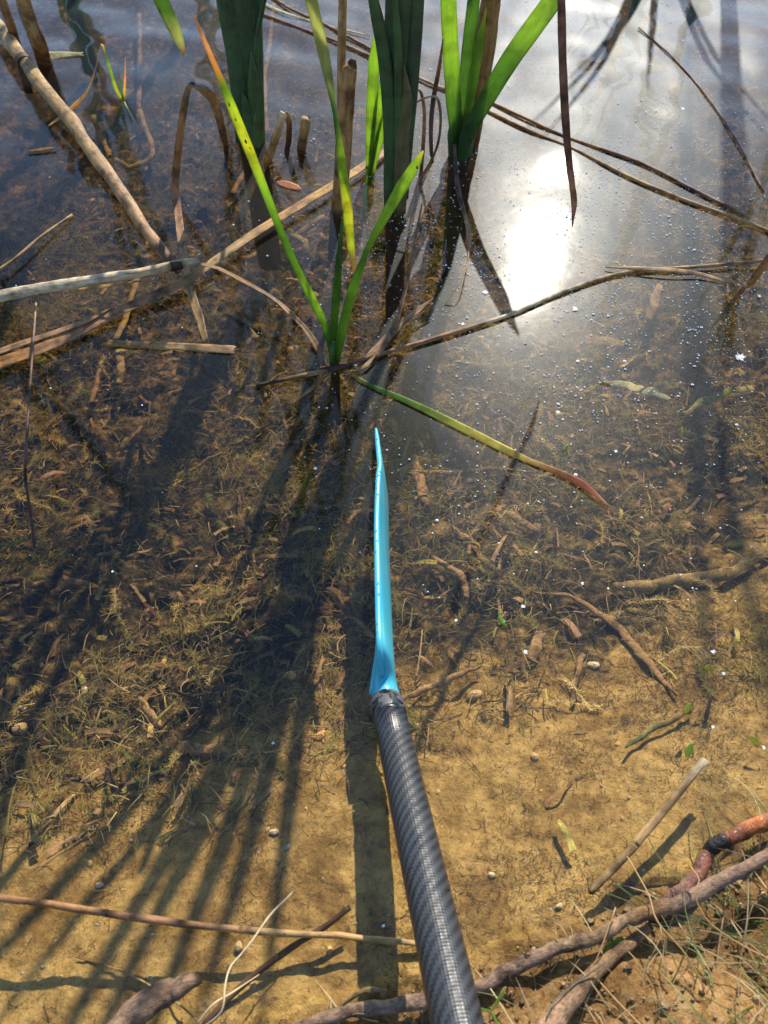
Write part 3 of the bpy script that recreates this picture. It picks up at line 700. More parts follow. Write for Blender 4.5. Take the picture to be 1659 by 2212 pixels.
def damselfly():
    a = V(409, 177, Ya - .003); tip = V(466, 194, Ya + .015)
    r = empty('damselfly', tuple(a)); tag(r, 'slim black and blue damselfly resting on the crown of the arched dead leaf', 'damselfly')
    o = -a; d = (tip - a); L = np.linalg.norm(d)
    blk = mat_plain('insect_black', (.01, .012, .02), .35, bumpscale=900); blu = mat_plain('insect_blue', (.05, .28, .75), .35, bumpscale=900)
    pts = lambda s, e, k=5: [d * (s + (e - s) * i / k) for i in range(k + 1)]
    loft('head', [d * -.02, d * .0, d * .02, d * .045], [.0015, .0042, .0042, .001], [.001, .002, .002, .001], blu, (1, 1, 1), nrm=(0, 0, 1), k=3, n=10, parent=r)
    for s in (-1, 1):
        loft('eye', [d * .0 + (0, s * .0018, -.0006), d * .012 + (0, s * .0020, 0), d * .024 + (0, s * .0018, .0006)], [.0005, .0017, .0005], [.0005, .0017, .0005], blk, (1, 1, 1), nrm=(0, 0, 1), k=3, n=8, parent=r)
    loft('thorax', pts(.045, .22, 4), [.001, .0032, .0038, .0034, .0016], [.001, .0036, .0042, .0034, .0016], blk, (1, 1, 1), nrm=(0, 0, 1), k=3, n=10, parent=r)
    e = .22
    for i in range(8):
        f = e + (1 - e) / 8
        loft('abdomen_segment', [d * e, d * (e + (f - e) * .6)], [.0013, .0013], [.0013, .0013], blu if i < 6 or i == 7 else blk, (1, 1, 1), nrm=(0, 0, 1), k=2, n=8, parent=r)
        loft('abdomen_band', [d * (e + (f - e) * .6), d * f], [.00138, .00138], [.00138, .00138], blk if i < 7 else blu, (1, 1, 1), nrm=(0, 0, 1), k=2, n=8, parent=r)
        e = f
    wm, n, l, p, out = newmat('wing_membrane'); setv(p, Base_Color=(.5, .5, .5, 1), Roughness=.15, Alpha=.25)
    for s in (-1, 1):
        loft('wing', [d * .15 + (0, s * .001, .002), d * .35 + (0, s * .0016, .004), d * .6 + (0, s * .0018, .0045), d * .78 + (0, s * .0015, .0035)], [.0006, .004, .005, .0008], .0001, wm, (1, 1, 1), nrm=(0, 1, 0), k=5, n=8, parent=r)
    for i in range(6):
        s = -1 if i % 2 else 1; q = d * (.08 + .04 * (i // 2))
        loft('leg', [q, q + (0.001, s * .003, -.001), q + (.0015, s * .0034, -.005)], .0003, .0003, blk, (1, 1, 1), nrm=(0, 0, 1), k=2, n=5, parent=r)
damselfly()

# stalks lying across the water at the left
st = thing('fallen_reed_stalk', 'thick tan reed stalk with a dark joint, slanting in from the top left', 'dead stalk',
      S_([(-60, -20, .04), (0, 60, .036), (46, 125, .032), (87, 180, .029), (146, 250, .024), (182, 305, .02), (225, 362, .016), (271, 432, .011), (330, 515, .005), (385, 585, -.004)]),
      [wpx(30, (50, 115)), wpx(29, (50, 115)), wpx(28, (50, 115)), wpx(28, (90, 170)), wpx(29, (140, 260)), wpx(28, (190, 330)), wpx(30, (225, 380)), wpx(28, (300, 480)), wpx(26, (345, 535)), wpx(20, (345, 535))],
      [.018] * 9 + [.012], [TAN, TAN, TAN, TAN, lerp(TAN, BROWN, .3), TAN, lerp(TAN, PINK, .3), lerp(TAN, PINK, .4), lerp(TAN, PINK, .5), BROWN], k=5, n=16, wob=.0006)
j = W(50, 131, .0318); loft('joint', [j + (-.006, .008, 0), j, j + (.005, -.007, 0)], [wpx(28, (50, 115)) * 1.1] * 3, [.021] * 3, M_DRY, DBROWN, nrm=(0, -.4, 1), k=2, n=16, parent=st, origin=st.location)
pale = thing('bleached_reed_stalk', 'bleached almost white reed stalk jutting in from the left edge', 'dead stalk',
      S_([(-60, 655, .045), (0, 640, .043), (100, 621, .04), (200, 605, .037), (290, 592, .033), (360, 577, .03), (405, 568, .027), (428, 565, .025)]), [.0155, .0155, .0150, .0145, .0135, .0120, .0115, .0105], [.014] * 7 + [.010], [PALE, PALE, PALE, PALE, lerp(PALE, ORANGE, .15), lerp(PALE, TAN, .6), lerp(PALE, TAN, .3), PALE], k=6, n=18, jag=.004, wob=.0003)
loft('split_skin', S_([(165, 626, .036), (215, 620, .036), (270, 612, .035), (318, 604, .034)]), [.003, .006, .004, .001], .0012, M_DRY, lerp(TAN, ORANGE, .3), nrm=(0, -.4, 1), k=5, parent=pale, origin=pale.location)
loft('dark_band', S_([(368, 577, .0305), (384, 573, .0285), (392, 571, .028)]), [.0125, .0127, .0122], [.0148, .0148, .014], M_DRY, DBROWN, nrm=(0, -.4, 1), k=3, n=16, parent=pale, origin=pale.location)
thing('long_dead_leaf', 'long broad dead leaf from the left edge to the middle cattail, orange far end', 'leaf',
      S_([(-60, 815, .01), (0, 785, .010), (110, 745, .008), (220, 690, .008), (320, 645, .008), (400, 607, .010), (480, 553, .012), (560, 498, .012), (650, 443, .012), (740, 388, .012), (800, 350, .010), (850, 318, .004)]),
      [.0165, .0165, .0160, .0155, .0150, .0140, .0125, .0135, .0140, .0140, .014, .012], .0035, [BROWN, lerp(BROWN, ORANGE, .4), lerp(PINK, BROWN, .5), lerp(PINK, BROWN, .3), lerp(PINK, BROWN, .3), lerp(TAN, BROWN, .4), TAN, lerp(TAN, ORANGE, .4), lerp(ORANGE, TAN, .3), lerp(ORANGE, YEL, .5), lerp(ORANGE, BROWN, .5), BROWN], k=7, cup=.12, seed=4)
thing('dead_leaf_strip', 'narrow pinkish dead leaf strip lying on the long dead leaf at the left edge', 'leaf',
      S_([(-40, 775, .016), (30, 748, .015), (120, 718, .014), (190, 692, .013), (250, 660, .012)]), [.008, .008, .0075, .006, .001], .002, lerp(PINK, TAN, .4), k=6, cup=.15, seed=5)
thing('floating_reed_piece', 'flat striped brown reed piece floating level below the long dead leaf', 'reed piece',
      S_([(222, 741), (300, 745), (380, 749), (440, 752), (506, 756)]), [.0095, .0105, .011, .0115, .012], .0035, [BROWN, lerp(BROWN, TAN, .4), TAN, TAN, lerp(TAN, PINK, .3)], k=6, cup=.1, jag=.006)
thing('curled_dead_leaf', 'thin curled brown leaf running from the bleached stalk down to the young shoot', 'leaf',
      S_([(426, 569, .025), (470, 580, .03), (530, 610, .033), (590, 645, .03), (630, 680, .022), (660, 712, .012), (685, 750, .004), (700, 790, -.01)]), [.004, .006, .0065, .0065, .0068, .007, .009, .006], .002, [TAN, lerp(TAN, BROWN, .5), BROWN, BROWN, lerp(TAN, BROWN, .6), TAN, BROWN, DBROWN], k=7, cup=.2, twist=[0, .3, .2, .6, .2, 0, .2, .2])
thing('short_stick', 'short dry brown stick entering at the left edge above the bleached stalk', 'stick',
      S_([(-30, 600, .01), (30, 560, .01), (90, 510, .008), (156, 464, .003)]), [.004, .0045, .0045, .004], .004, lerp(TAN, BROWN, .3), k=4, n=8)
thing('upright_dead_stalk', 'wide dead brown stalk at the very top left corner', 'dead stalk',
      [W(120, 220, -.1), W(100, 150, -.02)] + [V(a, b, 1.5) for a, b in [(85, 100), (62, 40), (45, -20), (20, -160)]], [.03, .03, .03, .028, .026, .022], [.012] * 6, [DBROWN, DBROWN, BROWN, lerp(BROWN, TAN, .5), TAN, TAN], nrm=(0, -1, 0), k=5, n=14)
thing('upright_dead_stalk', 'narrow dark dead stalk in the corner left of the wide one', 'dead stalk',
      [W(62, 200, -.1), W(40, 110, -.02)] + [V(a, b, 1.56) for a, b in [(25, 60), (8, 10), (-10, -60), (-30, -180)]], [.018, .018, .018, .016, .014, .01], [.01] * 6, [DBROWN, DBROWN, BROWN, BROWN, TAN, TAN], nrm=(0, -1, 0), k=5, n=12)
# small grassy shoot near the tan stalk
r = empty('grass_sprig', tuple(W(262, 212))); tag(r, 'small yellow green sprig with a drooping straw leaf beside the tan reed stalk', 'water plant')
o = -np.array(r.location); Yg = W(262, 212)[1]
loft('leaf', [q + o for q in [V(262, 214, Yg), V(250, 190, Yg), V(238, 150, Yg), (V(228, 118, Yg)), V(221, 96, Yg), V(217, 104, Yg - .01), V(207, 145, Yg - .03), V(190, 195, Yg - .06), V(165, 225, Yg - .08), V(135, 250, Yg - .1), V(104, 272, Yg - .11)]], [.005, .007, .005, .004, .003, .0015, .0012, .004, .0075, .006, .001], .0012, M_GREEN, [YEL, lerp(YEL, BGREEN, .5), BGREEN, GREEN, TAN, TAN, TAN, TAN, lerp(TAN, ORANGE, .3), TAN, TAN], nrm=(0, -1, .3), k=6, parent=r)
loft('leaf', [q + o for q in [V(266, 214, Yg), V(260, 180, Yg), V(254, 150, Yg)]], [.004, .003, .0008], .001, M_GREEN, GREEN, nrm=(0, -1, .3), k=5, parent=r)
loft('leaf', [q + o for q in [V(268, 214, Yg), V(270, 170, Yg), V(271, 124, Yg)]], [.005, .004, .0008], .001, M_GREEN, [YEL, PINK, PINK], nrm=(0, -1, .3), k=5, parent=r)
loft('stem', [q + o for q in [W(264, 212), W(276, 240, -.01), W(292, 266, -.03), W(300, 282, -.06)]], [.005, .006, .005, .003], .004, M_SHEATH, GREEN, nrm=(0, -1, .3), k=5, parent=r)

# long thin reeds lying on the water
G2 = 'thin dead reeds floating aslant near the sun glint'
thing('floating_reed', 'longest thin reed floating from the left cattail past the sun glint', 'floating reed',
      S_([(545, 22), (640, 58), (740, 95), (850, 145), (960, 193), (1050, 238), (1150, 285), (1240, 322), (1360, 382), (1480, 432), (1600, 475), (1700, 515)]), .0058, .005, [BROWN, PURP, BROWN, PURP, TAN, BROWN, BROWN, BROWN, TAN, lerp(TAN, PINK, .5), TAN, TAN], group=G2, k=5, n=10)
thing('floating_reed', 'upper thin reed running in from the top edge past the thin upright stalk', 'floating reed',
      S_([(560, -30), (620, 15), (700, 52), (800, 105), (880, 150)]), .0055, .005, [PURP, BROWN, BROWN, PURP, BROWN], group=G2, k=5, n=10)
thing('floating_reed', 'thin reed lying just above the longest one right of the bright cattail', 'floating reed',
      S_([(1055, 218), (1140, 258), (1235, 300), (1380, 350), (1500, 410), (1620, 470)]), .0052, .005, [BROWN, BROWN, BROWN, lerp(PURP, TAN, .3), PURP, TAN], group=G2, k=5, n=10)
thing('floating_reed', 'faint thin straw crossing the upper right water toward the right edge', 'floating reed',
      S_([(1380, 60), (1460, 130), (1540, 225), (1600, 320), (1650, 415)]), .0035, .003, PURP, group=G2, k=5, n=8)
thing('pale_leaf_strip', 'pale green leaf strip floating beside the top of the longest reed', 'leaf',
      S_([(540, -8), (600, 22), (680, 48), (760, 68), (800, 78)]), [.008, .007, .006, .005, .001], .0015, lerp(PALE, GREEN, .3), k=5)
thing('long_straw_reed', 'long thin straw-coloured reed lying from the young shoot to the right edge', 'floating reed',
      S_([(735, 792), (800, 771, .004), (900, 742, .004), (1000, 712, .004), (1100, 680), (1200, 637), (1300, 601), (1380, 585), (1480, 578, .005), (1580, 570, .006), (1720, 556, .01)]), [.004, .0058, .0060, .0062, .0062, .006, .0058, .0055, .0055, .005, .005], .005, [BROWN, lerp(PINK, BROWN, .4), lerp(PINK, BROWN, .4), BROWN, PALE, PALE, TAN, lerp(TAN, PINK, .4), lerp(TAN, PINK, .4), lerp(PINK, BROWN, .4), lerp(PINK, BROWN, .4)], k=6, n=10)
thing('leaf_strip', 'tan leaf strip draped over the long straw reed near the right edge', 'leaf',
      S_([(1308, 577, .004), (1380, 580, .007), (1450, 584, .008), (1510, 592, .005), (1555, 605), (1595, 618, .0)]), [.002, .007, .008, .007, .005, .001], .0015, lerp(TAN, PINK, .2), k=5)
thing('leaning_dead_leaf', 'reddish brown leaf slanting down into the water at the right edge', 'leaf',
      [W(1700, 510, .10), W(1659, 560, .07), W(1620, 612, .03), W(1590, 642, 0), W(1480, 780, -.12)], [.009, .0105, .009, .006, .004], .0018, [PINK, lerp(PINK, BROWN, .5), lerp(BROWN, ORANGE, .3), BROWN, BROWN], k=6, cup=.12)
thing('dead_leaf', 'pinkish dead leaf rising right of the young shoot to a point', 'leaf',
      S_([(775, 785, .002), (810, 755, .006), (860, 705, .012), (900, 672, .016), (936, 645, .02)]), [.004, .008, .0105, .009, .001], .0018, lerp(PINK, TAN, .3), k=6, cup=.12)
thing('dead_leaf', 'thin pinkish leaf curving up beside the broader one right of the shoot', 'leaf',
      [W(775, 790, .0), W(815, 765, .006), W(850, 715, .012), W(868, 655, .03), W(888, 570, .045), W(900, 500, .06), W(912, 440, .08)], [.003, .006, .005, .0055, .0045, .004, .002], .0016, lerp(PINK, BROWN, .4), k=6, cup=.12)
thing('dead_leaf', 'short folded tan leaf lying at the right foot of the shoot', 'leaf',
      S_([(755, 812, .003), (790, 790, .006), (815, 762, .008)]), [.003, .0065, .002], .0016, lerp(TAN, PINK, .4), k=6)
thing('rotten_reed', 'dark pinkish rotten stem floating left of the foot of the shoot', 'stem',
      S_([(553, 833), (610, 821), (670, 808), (735, 796)]), [.004, .006, .0065, .006], .005, [DBROWN, DBROWN, TAN, DBROWN], k=5, n=10)
thing('rotten_reed', 'thin reddish leaf pointing down left from the foot of the shoot', 'stem',
      S_([(628, 876, .0), (670, 842, .002), (718, 800, .003)]), [.001, .005, .005], .002, [PINK, lerp(PINK, BROWN, .5), BROWN], k=5, n=8)
thing('rotten_reed', 'black rotten crust wrapped round the foot of the young shoot', 'stem',
      S_([(690, 800, .003), (720, 795, .005), (752, 790, .003)]), [.006, .010, .006], .006, DBROWN, k=5, n=10, wob=.0006)
thing('floating_striped_leaf', 'narrow green leaf turning yellow then red brown, floating right of the paddle tip', 'leaf',
      S_([(748, 800, .004), (800, 832, .003), (870, 862, .003), (950, 900, .003), (1030, 940, .003), (1100, 975, .003), (1150, 998, .003), (1200, 1018, .003), (1260, 1048, .004), (1316, 1094, .004)]), [.004, .005, .0075, .010, .0105, .0095, .006, .008, .0095, .002], .0014,
      [TAN, GREEN, lerp(GREEN, BGREEN, .4), (.24, .29, .05), (.40, .36, .08), (.42, .38, .09), (.42, .30, .10), lerp(BROWN, PINK, .4), (.22, .07, .035), PINK], M_GREEN, k=7, cup=.06)
thing('hanging_straw_leaf', 'narrow dried leaf trailing from the bright cattail base into the water', 'leaf',
      [V(982, 312, 1.2), V(986, 380, 1.14), V(994, 430, 1.1), V(1006, 470, 1.06), V(1013, 510, 1.02), V(1013, 548, .98)] + [W(1000, 600, .02), W(960, 660, .0)], [.004, .007, .0075, .006, .0075, .0045, .001, .0008], .0015, [PURP, PURP, PURP, TAN, PINK, PINK, TAN, TAN], nrm=(0, -1, .3), k=5)
Yd = 1.18
thing('twisted_dead_leaf', 'straight light brown dead stem between the middle and bright cattails', 'dead leaf',
      [W(908, 500, -.06)] + [V(a, b, Yd) for a, b in [(908, 400), (913, 330), (917, 250), (911, 205), (902, 192)]], [.005, .006, .006, .0055, .005, .002], .003, lerp(PINK, TAN, .3), nrm=(0, -1, .3), k=5)
thing('twisted_dead_leaf', 'dark brown twisted dead leaf just left of the bright cattail', 'dead leaf',
      [V(a, b, Yd + .04) for a, b in [(957, 85), (948, 150), (937, 210), (931, 270), (932, 330), (937, 352)]], [.002, .006, .0075, .007, .006, .002], .003, [BROWN, BROWN, DBROWN, PURP, PURP, PURP], nrm=(0, -1, .3), k=5)
thing('twisted_dead_leaf', 'thin hooked leaf looping over between the middle and bright cattails', 'dead leaf',
      [V(a, b, Yd - .02) for a, b in [(888, 228), (915, 213), (938, 208), (948, 222), (952, 262), (946, 310), (930, 350), (910, 385), (898, 420)]] + [W(880, 500, -.05)], [.002, .003, .0035, .0045, .004, .004, .004, .005, .005, .004], .002, [TAN, TAN, PALE, BROWN, BROWN, PURP, BROWN, BROWN, BROWN, DBROWN], nrm=(0, -1, .3), k=5)
thing('twisted_dead_leaf', 'tiny hooked dead leaf at the right foot of the bright cattail', 'dead leaf',
      [V(a, b, 1.24) for a, b in [(1000, 257), (1025, 253), (1038, 258), (1035, 285), (1027, 315), (1025, 345)]], [.002, .0035, .004, .003, .002, .001], .002, [TAN, TAN, PINK, BROWN, DBROWN, DBROWN], nrm=(0, -1, .3), k=5)
# left edge dark stem
thing('crooked_dark_reed', 'long thin dark stem standing crooked in the water near the left edge', 'stem',
      [W(78, 655, .02), W(72, 740, .04), W(64, 850, .05), W(57, 960, .05), W(55, 1030, .03), W(66, 1110, .0), W(74, 1180, -.05)], [.0025, .003, .0032, .0036, .0034, .0032, .003], .003, [TAN, PURP, DBROWN, PURP, DBROWN, DBROWN, DBROWN], k=6, n=8)

# ---- foreground sticks and roots
thing('brown_cane', 'straight brown cane lying across the shallows at the lower left', 'cane',
      S_([(-60, 1930, .02), (0, 1939, .02), (100, 1953, .02), (250, 1975, .018), (430, 2000, .016), (640, 2017, .014), (740, 2022, .012), (830, 2031, .010), (915, 2041, .006)]), [.0055, .0058, .0060, .0062, .0060, .0055, .0050, .0050, .0045], [.0055] * 9,
      [lerp(PINK, BROWN, .5), lerp(PINK, BROWN, .5), BROWN, lerp(PINK, BROWN, .6), lerp(PINK, BROWN, .4), TAN, lerp(TAN, ORANGE, .2), TAN, TAN], k=6, n=14, wob=.0003)
thing('dark_rotten_stick', 'dark mottled rotten stick lying aslant under the brown cane', 'stick',
      S_([(752, 1963, .012), (700, 2003, .010), (640, 2040, .006), (570, 2090, .003), (500, 2150, .0), (440, 2215, -.004), (410, 2250, -.004)]), [.0045, .0052, .0055, .0055, .0055, .005, .005], .005, [DBROWN, DBROWN, lerp(DBROWN, TAN, .35), DBROWN, lerp(DBROWN, TAN, .3), DBROWN, DBROWN], k=6, n=12, wob=.0004, jag=.004)
thing('bent_straw', 'pale bent grass straw reaching up over the cane at the lower middle', 'straw',
      [W(430, 2225, .05), W(478, 2185, .06), W(486, 2130, .06), W(497, 2090, .055), W(520, 2062, .05), W(543, 2034, .05), W(585, 1975, .045), W(624, 1936, .04), W(633, 1922, .04), W(631, 1904, .045)], [.0012, .0014, .0014, .0014, .0014, .0016, .0018, .0016, .001, .0006], .0012, [PALE] * 10, M_STRAW, k=5, n=6)
thing('bent_straw', 'pale straw crossing the foot of the bent one near the bottom edge', 'straw',
      [W(425, 2212, .055), W(460, 2170, .06), W(500, 2145, .055), W(560, 2105, .04)], [.0014, .0015, .0014, .0008], .0012, [PALE] * 4, M_STRAW, k=5, n=6)
thing('fine_root', 'fine brown root winding across the sand near the bottom left', 'root',
      [Bp(a, b, .004) for a, b in [(165, 2068), (225, 2085), (290, 2110), (350, 2145)]] + [W(400, 2180, .006), W(450, 2230, .01)], [.0012, .0015, .0016, .0016, .0018, .0018], .0015, [BROWN, BROWN, TAN, TAN, TAN, TAN], M_BARK, k=5, n=6)
thing('grey_brown_stick', 'straight speckled grey brown stick floating above the sand at the lower right', 'stick',
      S_([(1521, 1643, .018), (1480, 1693, .018), (1430, 1755, .018), (1375, 1820, .018), (1368, 1830, .018), (1320, 1880, .017), (1274, 1927, .016)]), [.0075, .0078, .0078, .0078, .0072, .0072, .0062], [.0065] * 7, [PALE, lerp(TAN, PURP, .3), lerp(TAN, PINK, .2), TAN, TAN, TAN, TAN], k=5, n=14, jag=.003)
ROOT = (.27, .17, .11)
root = thing('long_root', 'long grey brown root snaking along the bank from the shaft to the right edge', 'root',
      S_([(600, 2240, .02), (700, 2200, .02), (760, 2186, .02), (840, 2172, .018), (930, 2163, .018), (1040, 2130, .020), (1090, 2103, .022), (1160, 2066, .024), (1230, 2040, .026), (1300, 2018, .028), (1350, 1990, .03), (1400, 1970, .032), (1460, 1955, .034), (1530, 1918, .036), (1590, 1885, .038), (1659, 1848, .04), (1740, 1810, .04)]),
      [.009, .010, .010, .0115, .012, .0105, .0115, .0105, .0115, .0105, .010, .0115, .013, .0125, .0105, .010, .010], [.010] * 17, [lerp(ROOT, DBROWN, .2), ROOT] + [ROOT] * 6 + [lerp(TAN, ROOT, .6)] * 3 + [BROWN, ROOT, ROOT, lerp(ROOT, DBROWN, .2), lerp(ROOT, DBROWN, .2), lerp(ROOT, DBROWN, .2)], M_BARK, k=6, n=16, wob=.0009)
for px, py, dx, dy in [(1100, 2095, 8, 60), (1215, 2045, -25, -45), (1290, 2020, 30, -40), (1345, 1992, -30, -50), (1400, 1970, 10, 70), (1480, 1945, -35, -30), (1560, 1900, -25, -55), (1610, 1875, 30, 60), (950, 2160, -20, 45), (1150, 2070, -30, -30)]:
    pr_ = [W(px, py, .026), W(px + dx * .4, py + dy * .35, .03), W(px + dx * .8 + 5, py + dy * .7, .022), W(px + dx, py + dy, .012)]
    ro_ = loft('rootlet', pr_, [.0016, .0013, .001, .0005], [.0013, .001, .0008, .0004], M_BARK, R.choice([TAN, BROWN, DBROWN]), nrm=(0, -.4, 1), k=5, n=6, parent=root, origin=root.location, wob=.0006)
thing('bark_flake', 'curled tan bark flake lying on the long root near the bottom edge', 'bark flake',
      S_([(740, 2172, .035), (775, 2145, .04), (800, 2138, .04), (835, 2140, .036)]), [.002, .004, .005, .002], .0015, TAN, M_BARK, k=4, n=8)
thing('pale_root', 'thick pinkish tan root running down the bank below the long root', 'root',
      S_([(1405, 1998, .018), (1370, 2030, .02), (1320, 2070, .024), (1270, 2115, .03), (1225, 2170, .036), (1190, 2215, .04), (1150, 2270, .045)]), [.008, .0095, .011, .0125, .015, .019, .022], [.006, .008, .010, .011, .013, .015, .016], [lerp(PINK, TAN, .5)] * 4 + [lerp(PINK, PALE, .2)] * 3, M_BARK, k=6, n=16, wob=.0007)
wr = thing('orange_root', 'wet glossy orange root with a black band at the right edge', 'root',
      S_([(1740, 1735, .022), (1665, 1770, .022), (1620, 1790, .022), (1585, 1806, .021), (1562, 1818, .018)]), [.0145, .0135, .0140, .0125, .012], [.011] * 5, [(.45, .14, .02), (.45, .13, .02), (.40, .11, .02), (.34, .09, .02), (.2, .05, .02)], M_WETROOT, k=6, n=16, wob=.0009)
loft('black_band', S_([(1572, 1813, .020), (1556, 1820, .018), (1540, 1830, .014), (1530, 1842, .010)]), [.0122, .0130, .0132, .0115], [.0118, .0122, .012, .010], M_WETROOT, (.012, .009, .008), nrm=(0, -.4, 1), k=5, n=16, parent=wr, origin=wr.location)
thing('red_root', 'smooth pinkish red root bending under the long root beside the orange one', 'root',
      S_([(1545, 1824, .012), (1522, 1858, .011), (1505, 1895, .012), (1475, 1925, .011), (1440, 1952, .008), (1410, 1980, .0)]), [.0115, .0130, .0125, .0145, .0115, .008], [.010] * 6, [(.20, .06, .03), (.30, .10, .05), (.30, .12, .07), (.28, .12, .08), (.24, .11, .07), BROWN], M_WETROOT, k=6, n=16, wob=.0007)
thing('blurred_root', 'thick reddish brown root end poking in at the bottom left edge', 'root',
      [W(230, 2260, .045), W(290, 2190, .040), W(340, 2155, .034), (W(385, 2132, .028)), W(418, 2117, .022)], [.020, .021, .020, .017, .009], [.018] * 5, [lerp(ROOT, DBROWN, .3)] * 5, M_BARK, k=6, n=16, wob=.0012)

# ------------------------------------------------------------------ things lying on the bed (measured one by one)
SUNK = lerp(BROWN, TAN, .5)
ROOT = (.27, .17, .11)
def sunk(name, label, cat, pts, wd, th, col, lift=.006, **kw):
    return thing(name, label, cat, [Bp(a, b, lift * .7 + th * .4) for a, b in pts], wd, th * .6, col, M_SUNK, **{'jag': .005, 'k': 9, 'wob': .0009, 'seed': len(label), **kw})
sunk('sunken_reed', 'pale sunken reed stub just right of the paddle tip', 'sunken reed', [(892, 985), (905, 1030), (915, 1070), (924, 1092)], [.010, .016, .015, .006], .010, lerp(SUNK, PINK, .3), n=12)
sunk('sunken_reed', 'stubby pale sunken piece just above and right of the paddle tip', 'sunken reed', [(843, 903), (850, 918), (858, 938)], [.010, .014, .005], .008, SUNK, n=10)
sunk('sunken_log', 'thick sunken stem lying aslant off the right edge', 'sunken reed', [(1325, 1270), (1420, 1262), (1500, 1250), (1570, 1240), (1620, 1215), (1690, 1180)], [.010, .015, .016, .016, .015, .012], .014, lerp(SUNK, YEL, .15), n=14)
sunk('sunken_bundle', 'long fibrous bundle of rotting leaves curving down right on the bed', 'sunken bundle', [(1150, 1278), (1230, 1290), (1310, 1335), (1370, 1395), (1420, 1455), (1460, 1500)], [.002, .005, .008, .010, .008, .003], .005, lerp(SUNK, BROWN, .4), wob=.001, n=12)
sunk('sunken_stick', 'light sunken stick standing up in the picture right of the paddle neck', 'sunken stick', [(1260, 1412), (1246, 1460), (1237, 1522)], [.007, .007, .005], .005, SUNK)
sunk('sunken_stick', 'thin pale straight stick on the bed right of the blade', 'sunken stick', [(1078, 1203), (1078, 1270), (1078, 1350)], [.004, .005, .004], .004, lerp(SUNK, TAN, .6))
sunk('sunken_chip', 'short flat squarish reed chip on the bed right of the paddle', 'reed chip', [(1165, 1368), (1158, 1395), (1150, 1424)], [.011, .013, .011], .003, SUNK, lift=.012, jag=.004)
sunk('sunken_chip', 'long flat reed chip lying aslant below the striped leaf tip', 'reed chip', [(1050, 1090), (1110, 1118), (1168, 1148)], [.006, .010, .008], .004, lerp(SUNK, PINK, .2), lift=.012, jag=.004)
sunk('slanting_stick', 'tan stick running from under the collar up to the right', 'sunken stick', [(862, 1512), (920, 1488), (980, 1462), (1040, 1438)], [.006, .0075, .007, .003], .006, [lerp(TAN, ORANGE, .2)] * 3 + [BROWN], lift=.02)
sunk('sunken_tube', 'round hollow reed piece on the bed among the left shadows', 'reed piece', [(384, 1612), (430, 1618), (480, 1624), (527, 1630)], [.012, .013, .012, .010], .010, lerp(SUNK, BROWN, .2), n=14)
sunk('sunken_leaf', 'twisted pale dead leaf on the bed left of the paddle neck', 'sunken leaf', [(698, 1412), (690, 1450), (665, 1495), (620, 1530), (578, 1552)], [.004, .006, .006, .005, .002], .003, SUNK, lift=.012)
sunk('sunken_leaf', 'narrow pointed brown leaf on the bed at the left among the shadows', 'sunken leaf', [(300, 1505), (325, 1540), (352, 1572)], [.004, .009, .003], .003, lerp(SUNK, TAN, .4), lift=.012)
sunk('sunken_stub', 'upright hollow reed stub under a bubble at the left', 'reed stub', [(258, 772), (262, 800), (256, 830)], [.013, .014, .010], .012, lerp(SUNK, YEL, .1), lift=.05, n=12)
sunk('sunken_stub', 'short dark sunken stub left of the hollow one', 'reed stub', [(215, 800), (205, 840), (198, 868)], [.006, .010, .010], .009, SUNK, lift=.03, n=12)
sunk('sunken_leaf', 'broad yellowish sunken leaf with a round bubble over its end, right of the sun glint', 'sunken leaf', [(1305, 825), (1350, 832), (1400, 845), (1450, 862)], [.006, .011, .013, .006], .002, lerp(YEL, PALE, .5), lift=.10)
sunk('sunken_leaf', 'fuzzy yellow brown sunken leaf near the right edge', 'sunken leaf', [(1475, 895), (1520, 868), (1570, 848), (1626, 836)], [.006, .010, .010, .009], .004, lerp(YEL, BROWN, .4), lift=.09)
sunk('sunken_leaf', 'pale broad leaf standing dim in the deeper water below the straw reed', 'sunken leaf', [(1425, 615), (1415, 650), (1400, 690)], [.010, .018, .012], .003, SUNK, lift=.05)
sunk('sunken_leaf', 'dim tan rectangular leaf on the bed below the sun glint', 'sunken leaf', [(1262, 735), (1310, 738), (1350, 742)], [.016, .018, .014], .003, lerp(SUNK, TAN, .5), lift=.03)
sunk('sunken_reed', 'green stem end lying on the sand at the right', 'sunken reed', [(1350, 1618), (1400, 1580), (1450, 1555), (1495, 1532)], [.002, .0065, .0075, .005], .006, [lerp(GREEN, BROWN, .3), lerp(GREEN, TAN, .5), lerp(BROWN, GREEN, .3), BROWN], lift=.012)
sunk('sunken_reed', 'forked brown rotten stub right of the blade', 'sunken reed', [(935, 1205), (975, 1228), (1000, 1250), (1005, 1290)], [.005, .008, .009, .008], .008, lerp(SUNK, PINK, .2), lift=.014, n=10)
sunk('sunken_reed', 'long flat leaf strip lying right of the blade above the forked stub', 'sunken reed', [(975, 1135), (1010, 1165), (1050, 1215), (1075, 1235)], [.004, .007, .007, .004], .003, SUNK, lift=.014)
sunk('sunken_reed', 'long pale stem lying level on the bed across the paddle tip', 'sunken reed', [(870, 1015), (950, 1022), (1050, 1015), (1160, 1018)], [.005, .006, .006, .004], .005, lerp(SUNK, YEL, .15), lift=.012)
sunk('sunken_reed', 'brown horizontal stem on the bed left of the blade', 'sunken reed', [(760, 985), (810, 998), (880, 990)], [.003, .004, .003], .004, SUNK, lift=.02)
sunk('sunken_reed', 'broken tan twig left of the deep shadow in the middle left', 'sunken reed', [(380, 1030), (430, 1005), (478, 978)], [.004, .005, .004], .005, lerp(SUNK, PINK, .4), lift=.02)
